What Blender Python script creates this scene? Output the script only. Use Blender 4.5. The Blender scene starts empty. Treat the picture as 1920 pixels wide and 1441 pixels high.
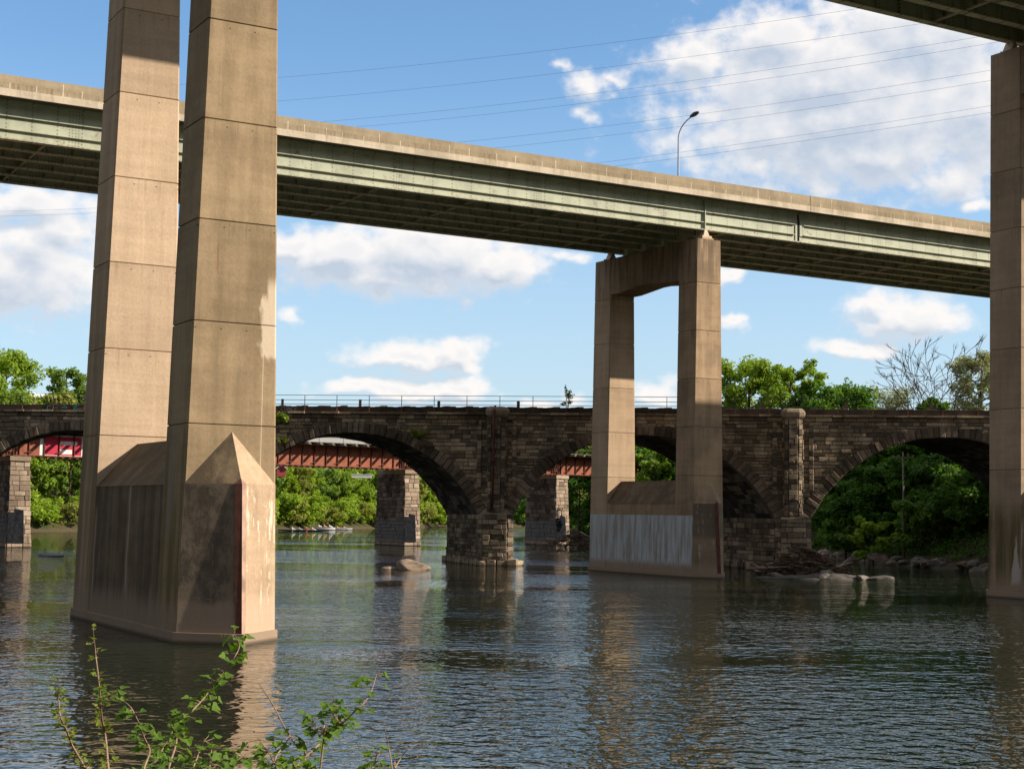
import bpy, math, random
import numpy as np
from mathutils import Vector, Matrix
random.seed(7); rng = np.random.default_rng(7)
sc = bpy.context.scene
col = sc.collection
PI = math.pi
R = math.radians

# ------------------------------------------------------------------ frames
AZ = R(59.82)
E = np.array([math.sin(AZ), math.cos(AZ), 0.0])      # along the road bridges
T = np.array([-math.cos(AZ), math.sin(AZ), 0.0])     # across the road bridges
def P(u, t, z): return E*u + T*t + np.array([0, 0, z])
TH = R(6.5)
SD = np.array([math.cos(TH), -math.sin(TH), 0.0])    # along the stone viaduct
SN = np.array([math.sin(TH), math.cos(TH), 0.0])     # its face normal (away from camera)
SB = np.array([-.33, .944, 0.0])                     # skewed barrel direction
def S(s, off, z): return np.array([0, 130.0, 0]) + SD*s + SN*off + np.array([0, 0, z])
GD = np.array([math.cos(R(40)), math.sin(R(40)), 0.0])   # along the steel bridge
GN = np.array([-math.sin(R(40)), math.cos(R(40)), 0.0])  # away from camera
def G(s, off, z): return np.array([-53.9, 165.0, 0]) + GD*s + GN*off + np.array([0, 0, z])
SUN = np.array([math.cos(R(-9))*math.cos(R(31)), math.sin(R(-9))*math.cos(R(31)), math.sin(R(31))])

# ------------------------------------------------------------------ objects
def tag(o, label=None, cat=None, group=None, kind=None):
    if label: o['label'] = label
    if cat: o['category'] = cat
    if group: o['group'] = group
    if kind: o['kind'] = kind
    return o
def thing(name, label, cat, loc=(0, 0, 0), group=None):
    o = bpy.data.objects.new(name, None); col.objects.link(o)
    o.location = Vector([float(v) for v in loc]); o.empty_display_size = .3
    return tag(o, label, cat, group)
def origin(o):
    v = Vector((0, 0, 0))
    while o is not None:
        v = v + o.location; o = o.parent
    return np.array(v)
class MB:
    def __init__(s): s.v = []; s.f = []; s.m = []; s.sm = []; s.n = 0
    def add(s, verts, faces, mat=0, smooth=False):
        b = s.n
        verts = [tuple(map(float, q)) for q in verts]
        s.v += verts; s.n += len(verts)
        for f in faces:
            s.f.append(tuple(b+i for i in f)); s.m.append(mat); s.sm.append(smooth)
    def quad(s, a, b, c, d, mat=0): s.add([a, b, c, d], [(0, 1, 2, 3)], mat)
    def hexa(s, q, mat=0):        # q: 4 bottom (ccw from above) + 4 top
        s.add(q, [(3, 2, 1, 0), (4, 5, 6, 7), (0, 1, 5, 4), (1, 2, 6, 5), (2, 3, 7, 6), (3, 0, 4, 7)], mat)
    def box(s, fr, a, b, mat=0):  # fr(x,y,z) frame; a,b corners
        x0, y0, z0 = a; x1, y1, z1 = b
        s.hexa([fr(x0, y0, z0), fr(x1, y0, z0), fr(x1, y1, z0), fr(x0, y1, z0),
                fr(x0, y0, z1), fr(x1, y0, z1), fr(x1, y1, z1), fr(x0, y1, z1)], mat)
    def loft(s, rings, mat=0, cap=True, smooth=False):
        n = len(rings[0]); vs = [p for r in rings for p in r]; fs = []
        for k in range(len(rings)-1):
            for i in range(n):
                j = (i+1) % n
                fs.append((k*n+i, k*n+j, (k+1)*n+j, (k+1)*n+i))
        if cap:
            fs.append(tuple(reversed(range(n)))); fs.append(tuple((len(rings)-1)*n+i for i in range(n)))
        s.add(vs, fs, mat, smooth)
    def tube(s, pts, rad, k=6, mat=0, smooth=True):
        pts = [np.array(p, float) for p in pts]
        if not hasattr(rad, '__len__'): rad = [rad]*len(pts)
        rings = []; ref = np.array([.3, .5, .8])
        for i, p in enumerate(pts):
            d = pts[min(i+1, len(pts)-1)] - pts[max(i-1, 0)]
            L = np.linalg.norm(d); d = d/L if L > 1e-9 else np.array([0, 0, 1.])
            if abs(d @ ref) > .95: ref = np.array([1, .1, 0.])
            a = np.cross(d, ref); a /= np.linalg.norm(a); b = np.cross(d, a)
            rings.append([p + rad[i]*(math.cos(2*PI*j/k)*a + math.sin(2*PI*j/k)*b) for j in range(k)])
        s.loft(rings, mat, True, smooth)
    def build(s, name, mats, parent=None, loc=None, kind=None):
        me = bpy.data.meshes.new(name)
        o0 = origin(parent) if parent is not None else (np.array(loc, float) if loc is not None else np.zeros(3))
        v = np.array(s.v, float).reshape(-1, 3) - o0
        me.from_pydata(v.tolist(), [], s.f)
        if not isinstance(mats, (list, tuple)): mats = [mats]
        for m in mats: me.materials.append(m)
        me.polygons.foreach_set('material_index', s.m)
        me.polygons.foreach_set('use_smooth', s.sm)
        me.update()
        o = bpy.data.objects.new(name, me); col.objects.link(o)
        if parent is not None: o.parent = parent
        elif loc is not None: o.location = Vector([float(q) for q in loc])
        if kind: o['kind'] = kind
        return o
def copy_tree(o, parent=None):
    c = o.copy(); col.objects.link(c)
    if parent is not None: c.parent = parent
    for ch in list(o.children): copy_tree(ch, c)
    return c
def cross_(a, b): return np.cross(a, b)

# ------------------------------------------------------------------ shader helpers
class NT:
    def __init__(s, name):
        s.mat = bpy.data.materials.new(name); s.mat.use_nodes = True
        s.t = s.mat.node_tree; s.t.nodes.clear()
        s.out = s.t.nodes.new('ShaderNodeOutputMaterial')
    def n(s, typ, ins=None, out=0, **at):
        nd = s.t.nodes.new('ShaderNode'+typ)
        for k, v in at.items(): setattr(nd, k, v)
        for k, v in (ins or {}).items(): s.set(nd.inputs[k], v)
        return nd.outputs[out]
    def set(s, sock, v):
        if isinstance(v, bpy.types.NodeSocket): s.t.links.new(v, sock)
        else:
            if sock.type == 'RGBA' and hasattr(v, '__len__') and len(v) == 3: v = (*v, 1)
            sock.default_value = v
    def m(s, op, a, b=None, c=None, clamp=False):
        ins = {0: a}
        if b is not None: ins[1] = b
        if c is not None: ins[2] = c
        return s.n('Math', ins, operation=op, use_clamp=clamp)
    def vm(s, op, a, b=None, out=0):
        ins = {0: a}
        if b is not None: ins[1] = b
        return s.n('VectorMath', ins, out, operation=op)
    def sm(s, x, a, b, lo=0., hi=1., kind='SMOOTHSTEP'):
        return s.n('MapRange', {'Value': x, 'From Min': a, 'From Max': b, 'To Min': lo, 'To Max': hi}, interpolation_type=kind)
    def band(s, x, a, b, w):
        return s.m('MULTIPLY', s.sm(x, a-w, a+w), s.sm(x, b-w, b+w, 1., 0.))
    def mix(s, f, a, b, blend='MIX'):
        nd = s.t.nodes.new('ShaderNodeMix'); nd.data_type = 'RGBA'; nd.blend_type = blend
        s.set(nd.inputs[0], f); s.set(nd.inputs[6], a); s.set(nd.inputs[7], b)
        return nd.outputs[2]
    def noise(s, vec, scale=1., detail=4., rough=.55, out=0):
        return s.n('TexNoise', {'Vector': vec, 'Scale': scale, 'Detail': detail, 'Roughness': rough}, out)
    def pos(s): return s.n('NewGeometry')
    def scaled(s, vec, x, y, z): return s.vm('MULTIPLY', vec, (x, y, z))
    def bsdf(s, color, rough=.8, bump=None, dist=.02, strength=1., spec=.3, **kw):
        nd = s.t.nodes.new('ShaderNodeBsdfPrincipled')
        s.set(nd.inputs['Base Color'], color); s.set(nd.inputs['Roughness'], rough)
        s.set(nd.inputs['Specular IOR Level'], spec)
        for k, v in kw.items(): s.set(nd.inputs[k], v)
        if bump is not None:
            s.set(nd.inputs['Normal'], s.n('Bump', {'Height': bump, 'Distance': dist, 'Strength': strength}))
        s.t.links.new(nd.outputs[0], s.out.inputs[0])
        return s.mat

def simple(name, c, rough=.7, var=.25, scale=6., metal=0., bump=.01, spec=.3):
    m = NT(name); p = m.pos()
    a = m.noise(p, scale, 5.); 
    k = m.sm(a, .3, .7, 1-var, 1+var, 'LINEAR')
    cc = m.mix(1., c, m.n('CombineColor', {0: k, 1: k, 2: k}), 'MULTIPLY')
    return m.bsdf(cc, rough, m.noise(p, scale*6, 3.), bump, .6, spec, Metallic=metal)

def concrete(name, base, dark, stain_amt=.6, uc=None, extra=None, rough=.9):
    m = NT(name); p = m.pos()
    z = m.n('SeparateXYZ', {0: p}, 2)
    u = m.vm('DOT_PRODUCT', p, tuple(E), out=1); t = m.vm('DOT_PRODUCT', p, tuple(T), out=1)
    nrm = m.n('NewGeometry', out=1)
    blotch = m.noise(p, .5, 7., .62)
    fine = m.noise(p, 9., 6., .7)
    streak = m.noise(m.scaled(p, 1.6, 1.6, .09), 1., 6., .6)
    lift = m.n('TexWhiteNoise', {'W': m.m('FLOOR', m.m('DIVIDE', m.m('SUBTRACT', z, 7.35), 3.52))}, noise_dimensions='1D')
    form = m.noise(m.scaled(p, .25, .25, 3.2), 1., 3., .5)   # board lines from the formwork
    f = m.sm(m.m('ADD', m.m('MULTIPLY', blotch, .6), m.m('MULTIPLY', streak, .4)), .40, .62)
    c = m.mix(m.m('MULTIPLY', f, stain_amt), base, dark)
    k = m.m('ADD', m.m('ADD', m.m('MULTIPLY', fine, .5), m.m('MULTIPLY', form, .34)), m.m('MULTIPLY', lift, .20))
    vstreak = m.noise(m.scaled(p, 4.5, 4.5, .13), 1., 4., .6)
    k = m.m('ADD', m.m('ADD', k, m.m('MULTIPLY', vstreak, .30)), .33)
    c = m.mix(1., c, m.n('CombineColor', {0: k, 1: k, 2: k}), 'MULTIPLY')
    fz = m.m('FRACT', m.m('DIVIDE', m.m('SUBTRACT', z, 7.35), 3.52))
    drip = m.m('MULTIPLY', m.sm(fz, .55, 1., 0., 1.), m.sm(vstreak, .52, .68))
    c = m.mix(m.m('MULTIPLY', m.m('MULTIPLY', drip, m.m('GREATER_THAN', z, 7.35)), .35), c, dark, 'MULTIPLY')
    hole = m.m('MULTIPLY', m.band(fz, .925, .939, .003), m.band(m.m('FRACT', m.m('DIVIDE', m.m('ADD', u, .35), .92)), .47, .53, .012))
    c = m.mix(m.m('MULTIPLY', m.m('MULTIPLY', hole, m.m('GREATER_THAN', z, 7.35)), .8), c, (.03, .025, .02))
    if extra: c = extra(m, c, p, u, t, z, nrm, streak, blotch, fine)
    return m.bsdf(c, rough, m.m('ADD', fine, m.m('MULTIPLY', form, .5)), .02, .5, .2)

def tide(m, c, z, streak, col_, top=1.3):
    w = m.m('ADD', z, m.m('MULTIPLY', m.m('SUBTRACT', streak, .5), 1.6))
    c = m.mix(m.m('MULTIPLY', m.sm(w, top-.5, top+.5, 1., 0.), .8), c, col_)
    return m.mix(m.m('MULTIPLY', m.sm(z, .02, .16, 1., 0.), .75), c, (.03, .026, .02))
TIDE = (.255, .185, .135)
SIDE_BROWN = (.115, .085, .018)  # streaky brown for the near column's left face, fading upward

def ex_col_front(m, c, p, u, t, z, nrm, streak, blotch, fine):
    # pale patch repair at the right hand arris of the near column
    wob = m.m('MULTIPLY', m.m('SUBTRACT', m.noise(m.scaled(p, 3., 3., 1.), 1., 5.), .5), .9)
    e1 = m.sm(m.m('ADD', u, wob), 18.93, 19.12)
    on = m.m('MULTIPLY', m.m('MULTIPLY', e1, m.band(m.m('ADD', z, wob), 9.75, 11.9, .12)), m.sm(t, 52.2, 52.3, 1., 0.))
    e2 = m.m('MULTIPLY', m.sm(u, 19.18, 19.32), m.band(z, 11.2, 12.4, .3))
    c = m.mix(m.m('MULTIPLY', m.m('MAXIMUM', on, e2), .8, clamp=True), c, (.58, .47, .35))
    ln = m.m('MULTIPLY', m.band(u, 19.14, 19.165, .012), m.band(z, 5.8, 9.9, .2))
    c = m.mix(m.m('MULTIPLY', ln, .7), c, (.55, .46, .34))
    # rust run high on the front face
    rr = m.m('MULTIPLY', m.band(m.m('ADD', u, m.m('MULTIPLY', wob, .03)), 17.38, 17.42, .02), m.band(z, 12.6, 13.6, .3))
    c = m.mix(m.m('MULTIPLY', rr, .6), c, (.16, .06, .02))
    side = m.m('MULTIPLY', m.sm(m.vm('DOT_PRODUCT', nrm, tuple(-E), out=1), .5, .8), m.sm(z, 4.5, 9.5, 1., 0.))
    c = m.mix(m.m('MULTIPLY', side, m.sm(streak, .40, .62, .1, .85)), c, SIDE_BROWN)
    c = m.mix(m.m('MULTIPLY', m.m('MULTIPLY', side, m.band(t, 51.2, 51.9, .15)), m.m('MULTIPLY', m.sm(z, 3.2, 4.2), .5)), c, (.22, .20, .17))
    return tide(m, c, z, streak, TIDE)
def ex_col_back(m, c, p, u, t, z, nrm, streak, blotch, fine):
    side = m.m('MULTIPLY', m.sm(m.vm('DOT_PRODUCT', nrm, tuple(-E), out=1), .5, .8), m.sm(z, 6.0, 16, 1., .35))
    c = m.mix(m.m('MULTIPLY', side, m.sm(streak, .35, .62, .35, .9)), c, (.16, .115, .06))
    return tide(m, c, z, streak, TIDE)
def ex_wall(m, c, p, u, t, z, nrm, streak, blotch, fine):
    stn = m.sm(m.m('ADD', m.m('MULTIPLY', streak, 1.6), m.m('MULTIPLY', blotch, .8)), .9, 1.35)
    c = m.mix(m.m('MULTIPLY', stn, .68), c, (.06, .043, .027))
    wob = m.m('MULTIPLY', m.m('SUBTRACT', m.noise(m.scaled(p, .0, .0, .55), 1., 3.), .5), .5)
    for tc, w, z0, z1 in ((56.5, .035, 1.4, 6.4), (61.05, .03, .6, 4.3)):
        tt = m.m('ADD', t, wob)
        c = m.mix(m.m('MULTIPLY', m.m('MULTIPLY', m.band(tt, tc-.22, tc+.22, .1), m.band(z, z0, z1, .5)), .45), c, (.26, .19, .11))
        c = m.mix(m.m('MULTIPLY', m.m('MULTIPLY', m.band(tt, tc-w, tc+w, .03), m.band(z, z0, z1, .3)), .8), c, (.40, .36, .32))
    return tide(m, c, z, streak, TIDE)
def scratches(m, p, lo=.56):
    a = m.noise(m.scaled(p, 5., 5., .55), 1., 6., .7); b = m.noise(p, 1.1, 5., .7)
    return m.m('MULTIPLY', m.sm(a, lo, lo+.05), m.sm(b, .46, .58))
def ex_nose_dark(m, c, p, u, t, z, nrm, streak, blotch, fine):
    pw = m.m('ADD', z, m.m('MULTIPLY', m.m('SUBTRACT', streak, .5), .5))
    pt = m.band(pw, 1.35, 5.34, .12)
    dk = m.mix(m.sm(m.noise(m.scaled(p, 2.2, 2.2, 1.2), 1., 7., .7), .40, .62), (.042, .034, .026), (.15, .112, .078))
    c = m.mix(m.m('MULTIPLY', pt, .74), c, dk)
    hz = m.noise(m.scaled(p, .9, .9, 6.), 1., 6., .75)
    sc_ = m.m('MAXIMUM', m.m('MULTIPLY', scratches(m, p, .6), .6), m.m('MULTIPLY', m.sm(hz, .63, .70), m.sm(blotch, .48, .6)))
    c = m.mix(m.m('MULTIPLY', sc_, m.m('MULTIPLY', pt, .7)), c, (.33, .27, .21))
    return tide(m, c, z, streak, TIDE)
def ex_nose_light(m, c, p, u, t, z, nrm, streak, blotch, fine):
    k = m.m('MULTIPLY', scratches(m, p, .52), m.sm(z, 5.0, 5.4, 1., .2))
    c = m.mix(m.m('MULTIPLY', m.sm(blotch, .45, .62), m.m('MULTIPLY', m.sm(z, 1.5, 3.), .5)), c, (.20, .125, .07))
    c = m.mix(m.m('MULTIPLY', k, .75), c, (.62, .52, .41))
    return tide(m, c, z, streak, (.42, .30, .21), 1.6)
def ex_cap(m, c, p, u, t, z, nrm, streak, blotch, fine):
    a = m.noise(m.scaled(p, 1.3, 1.3, .3), 1., 5.)
    c = m.mix(m.sm(a, .45, .6, 0., .6), c, (.10, .066, .025))
    return c
def paint_blue(m, c, p, t, z, nrm, streak):
    # pale blue-grey cover paint on the left side of the far pier, washed off towards the water
    v = m.noise(m.scaled(p, 2.6, 2.6, .25), 1., 7., .7)
    side = m.sm(m.vm('DOT_PRODUCT', nrm, tuple(-E), out=1), .5, .8)
    lowfade = m.sm(m.m('ADD', z, m.m('MULTIPLY', m.m('SUBTRACT', v, .5), 2.2)), .5, 1.1)
    on = m.m('MULTIPLY', m.m('MULTIPLY', side, lowfade), m.sm(z, 4.43, 4.47, 1., 0.))
    on = m.m('MULTIPLY', on, m.sm(v, .46, .68, 1., .45))
    return m.mix(on, c, m.mix(m.sm(v, .4, .65), (.42, .44, .445), (.27, .265, .255)))
def ex_far(m, c, p, u, t, z, nrm, streak, blotch, fine):
    top = m.m('MULTIPLY', m.sm(z, 19.5, 24.6), m.sm(m.noise(m.scaled(p, 3., 3., .2), 1., 5.), .45, .6))
    c = m.mix(m.m('MULTIPLY', top, .7), c, (.09, .066, .046))
    c = paint_blue(m, c, p, t, z, nrm, streak)
    return tide(m, c, z, streak, TIDE, .7)
def ex_far_nose(m, c, p, u, t, z, nrm, streak, blotch, fine):
    c = m.mix(m.m('MULTIPLY', m.band(z, 2.9, 5.4, .2), .7), c, (.10, .075, .058))
    c = m.mix(m.m('MULTIPLY', scratches(m, p, .54), .55), c, (.40, .33, .26))
    return tide(m, c, z, streak, TIDE, .9)
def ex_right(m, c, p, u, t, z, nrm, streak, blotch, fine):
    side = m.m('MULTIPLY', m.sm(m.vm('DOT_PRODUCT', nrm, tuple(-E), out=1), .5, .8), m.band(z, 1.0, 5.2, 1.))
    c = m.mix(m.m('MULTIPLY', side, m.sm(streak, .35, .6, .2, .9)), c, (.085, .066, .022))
    wob = m.m('MULTIPLY', m.m('SUBTRACT', m.noise(p, 1.5, 4.), .5), .3)
    w = m.sm(z, .9, 3.4, .34, .04)
    on = m.m('MULTIPLY', m.m('LESS_THAN', m.m('ABSOLUTE', m.m('SUBTRACT', m.m('ADD', t, wob), 61.4)), w), m.band(z, .8, 3.5, .15))
    c = m.mix(m.m('MULTIPLY', on, .7), c, (.45, .40, .36))
    return tide(m, c, z, streak, TIDE, .8)

C_WEATHER = (.295, .212, .125); C_WDARK = (.185, .130, .074)
C_PEACH = (.475, .345, .235); C_PDARK = (.37, .265, .175)
C_GREY = (.335, .228, .138); C_GDARK = (.15, .11, .072)
M = {}
M['near_front'] = concrete('concrete_weathered', C_WEATHER, C_WDARK, .75, extra=ex_col_front)
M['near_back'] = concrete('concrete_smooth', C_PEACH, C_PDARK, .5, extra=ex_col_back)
M['wall'] = concrete('concrete_stained_wall', (.20, .145, .085), (.10, .07, .04), .7, extra=ex_wall)
M['nose_dark'] = concrete('concrete_black_cover', (.28, .205, .14), (.19, .14, .1), .5, extra=ex_nose_dark)
M['nose_light'] = concrete('concrete_scraped', (.40, .285, .185), (.27, .18, .11), .7, extra=ex_nose_light)
M['cap'] = concrete('concrete_cap', (.17, .125, .08), (.085, .06, .038), .8, extra=ex_cap)
M['beam'] = concrete('concrete_beam', (.24, .175, .115), (.11, .08, .055), .8)
M['far'] = concrete('concrete_far_pier', C_GREY, C_GDARK, .6, extra=ex_far)
M['far_back'] = concrete('concrete_far_column', (.42, .30, .195), (.28, .2, .13), .55, extra=ex_far)
M['far_nose'] = concrete('concrete_far_nose', (.25, .18, .12), (.15, .11, .075), .7, extra=ex_far_nose)
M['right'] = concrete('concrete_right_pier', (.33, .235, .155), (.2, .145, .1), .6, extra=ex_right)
M['parapet'] = concrete('concrete_parapet', (.305, .24, .158), (.215, .165, .105), .75)
M['fascia'] = concrete('concrete_fascia', (.53, .44, .335), (.31, .265, .185), .8)
M['slab'] = simple('concrete_slab', (.10, .085, .06), .9)
M['asphalt'] = simple('asphalt', (.05, .05, .05), .9)

def steel_green(name, c, dark, rust=.3):
    m = NT(name); p = m.pos()
    u = m.vm('DOT_PRODUCT', p, tuple(E), out=1); z = m.n('SeparateXYZ', {0: p}, 2)
    a = m.noise(m.scaled(p, .8, .8, .5), 1., 6., .65); b = m.noise(p, 2.2, 7., .7)
    cc = m.mix(m.sm(a, .42, .62), c, tuple(x*.82 for x in c))
    # rivet rows at the stiffeners
    fu = m.m('FRACT', m.m('DIVIDE', u, 1.45)); fz = m.m('FRACT', m.m('MULTIPLY', z, 4.5))
    riv = m.m('MULTIPLY', m.band(fu, .47, .53, .01), m.band(fz, .3, .7, .05))
    fu3 = m.m('FRACT', m.m('DIVIDE', m.m('SUBTRACT', u, 64.0), 10.6))
    spl = m.m('MULTIPLY', m.sm(m.m('ABSOLUTE', m.m('SUBTRACT', fu3, .035)), .030, .034, 1., 0.), m.m('MULTIPLY', m.band(m.m('FRACT', m.m('MULTIPLY', u, 5.5)), .3, .7, .08), m.band(m.m('FRACT', m.m('MULTIPLY', z, 5.5)), .3, .7, .08)))
    cc = m.mix(m.m('MULTIPLY', m.m('MAXIMUM', riv, spl), .8), cc, dark)
    r = m.m('MULTIPLY', m.sm(b, .56, .70), rust)
    cc = m.mix(r, cc, (.17, .075, .03))
    low = m.m('MULTIPLY', m.sm(z, 25.42, 25.75, 1., 0.), m.sm(m.noise(m.scaled(p, 5., 5., 5.), 1., 5., .7), .44, .60))
    cc = m.mix(m.m('MULTIPLY', low, .6 if rust > .45 else .0), cc, (.20, .14, .085))
    return m.bsdf(cc, .55, b, .01, .4, .3)
M['girder_face'] = steel_green('green_girder_paint', (.385, .40, .295), (.09, .10, .07), .8)
M['girder_in'] = steel_green('green_girder_water_lit', (.44, .46, .34), (.10, .11, .08), .4)  # girder paint lightened to stand in for light reflected off the water
M['flange'] = steel_green('flange_paint_water_lit', (.74, .67, .50), (.12, .10, .06), .6)  # flanges lightened further, imitating sun thrown up from the river
M['bearing'] = simple('pale_bearing_steel', (.46, .36, .26), .6)
M['bear_plate'] = simple('rusty_plate', (.33, .22, .11), .7)
M['rednose'] = simple('red_nose_plate', (.085, .030, .020), .55, .35, 3.)
M['rednose_pale'] = simple('pale_nose_plate', (.34, .215, .155), .55, .35, 2.)  # paler tan for the right half of the near nose angles
M['black'] = simple('dark_gap', (.012, .012, .012), .9)
M['pole'] = simple('galvanised_pole', (.30, .33, .37), .45, .15, 4., .3)
M['lamphead'] = simple('lamp_housing', (.10, .09, .08), .5)

# ------------------------------------------------------------------ road bridges
def chamf(uc, h, ta, tb, c=.07):
    return [(uc-h+c, ta), (uc+h-c, ta), (uc+h, ta+c), (uc+h, tb-c), (uc+h-c, tb), (uc-h+c, tb), (uc-h, tb-c), (uc-h, ta+c)]
def make_pier(bridge, uc, t0, t1, ztop, hw0, k, mf, mb, mw, mnd, mnl, zj0=7.35, dj=3.52):
    hw = lambda z: hw0 - k*z
    mats = [mw, mnd, mnl, M['cap'], mf]
    b = MB(); d = 2.2
    tf1, tb0 = t0+d, t1-2.35
    # wall between the two columns, with its roof-shaped cap
    q = lambda z, i=.06: [P(uc-hw(z)+i, tf1-.05, z), P(uc+hw(z)-i, tf1-.05, z), P(uc+hw(z)-i, tb0+.05, z), P(uc-hw(z)+i, tb0+.05, z)]
    b.loft([q(-2.), q(5.3)], 0)
    h = hw(5.3)-.04; za, zr = 5.29, 7.05
    L = [P(uc-h, tf1-.05, za), P(uc+h, tf1-.05, za), P(uc, tf1-.05, zr), P(uc-h, tb0+.05, za), P(uc+h, tb0+.05, za), P(uc, tb0+.05, zr)]
    b.add(L, [(0, 2, 5, 3), (2, 1, 4, 5), (0, 1, 2), (4, 3, 5), (0, 3, 4, 1)], 3)
    # cutwater noses
    for (tc, sg) in ((t0, -1), (t1, 1)):
        pb, pt = 1.53, 1.12
        hb, ht = hw(-2.)-.02, hw(5.33)-.02
        A0, N0, B0 = P(uc-hb, tc, -2.), P(uc, tc+sg*(pb+.12), -2.), P(uc+hb, tc, -2.)
        A1, N1, B1 = P(uc-ht, tc, 5.33), P(uc, tc+sg*pt, 5.33), P(uc+ht, tc, 5.33)
        AP = P(uc, tc, 7.12)
        fl = (lambda f: f) if sg < 0 else (lambda f: tuple(reversed(f)))
        vs = [A0, N0, B0, A1, N1, B1, AP]
        b.add(vs, [fl((0, 1, 4, 3))], 1); b.add(vs, [fl((1, 2, 5, 4))], 2)
        b.add(vs, [fl((3, 4, 6))], 4 if mnd is M['far_nose'] else 0); b.add(vs, [fl((4, 5, 6))], 2)
    # low ledge at the waterline
    e = .07
    def led(z): 
        hh = hw(z)+e
        return [P(uc-hh, t0-.03, z), P(uc, t0-1.62-e, z), P(uc+hh, t0-.03, z), P(uc+hh, t1+.03, z), P(uc, t1+1.62+e, z), P(uc-hh, t1+.03, z)]
    b.loft([led(-2.), led(.36)], 4)
    base = b.build('pier', mats, bridge)
    zs = [zj0+dj*i for i in range(-0, 9) if zj0+dj*i < ztop-1.2]
    for (ta, tb, mm, nm) in ((t0, tf1, mf, 'column'), (tb0, t1, mb, 'column')):
        c = MB(); rings = []
        def ring(z, ins=0.): return [P(x, y, z) for x, y in chamf(uc, hw(z)-ins, ta+ins, tb-ins)]
        rings.append(ring(-2.))
        for zj in zs: rings += [ring(zj-.028), ring(zj-.01, .042), ring(zj+.01, .042), ring(zj+.028)]
        rings.append(ring(ztop))
        c.loft(rings, 0)
        c.build(nm, [mm], base)
    # cross beam with shallow haunch
    cb = MB(); i = .015
    prof = [(tf1-.03, ztop-2.9), (tf1+1.0, ztop-2.9), (tf1+4.0, ztop-2.62), (tb0-4.0, ztop-2.62), (tb0-1.0, ztop-2.9), (tb0+.03, ztop-2.9), (tb0+.03, ztop-.01), (tf1-.03, ztop-.01)]
    vs = [P(uc-hw(z)+i, tt, z) for tt, z in prof] + [P(uc+hw(z)-i, tt, z) for tt, z in prof]
    n = len(prof)
    cb.add(vs, [tuple(range(n)), tuple(reversed(range(n, 2*n)))] + [(j, j+n, (j+1) % n+n, (j+1) % n) for j in range(n)], 0)
    cb.build('cap_beam', [M['beam'] if mf is not M['far'] else M['far']], base)
    # steel angle on the upstream nose
    npl = MB()
    def ang(z, w):
        tn = t0 - (1.65 - .0735*(z+2.)) ; hh = hw(z)-.02
        dv = np.array([-hh, t0-tn]); dv = dv/np.linalg.norm(dv)
        o = np.array([uc, tn]) + np.array([0, -.03]); 
        l = o + dv*w; r = o + np.array([-dv[0], dv[1]])*w
        return [P(l[0], l[1], z), P(o[0], o[1], z), P(r[0], r[1], z)]
    a0, a1 = ang(.0, .25), ang(5.33, .25)
    npl.quad(a0[0], a0[1], a1[1], a1[0], 0); npl.quad(a0[1], a0[2], a1[2], a1[1], 1)
    tipz = P(uc, t0-1.12+.12, 5.33+.2)
    npl.add([a1[0], a1[1], tipz], [(0, 1, 2)], 0); npl.add([a1[1], a1[2], tipz], [(0, 1, 2)], 1)
    npl.build('nose_plate', [M['rednose'], M['rednose_pale'] if mnd is M['nose_dark'] else M['rednose']], base)
    return base

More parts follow.
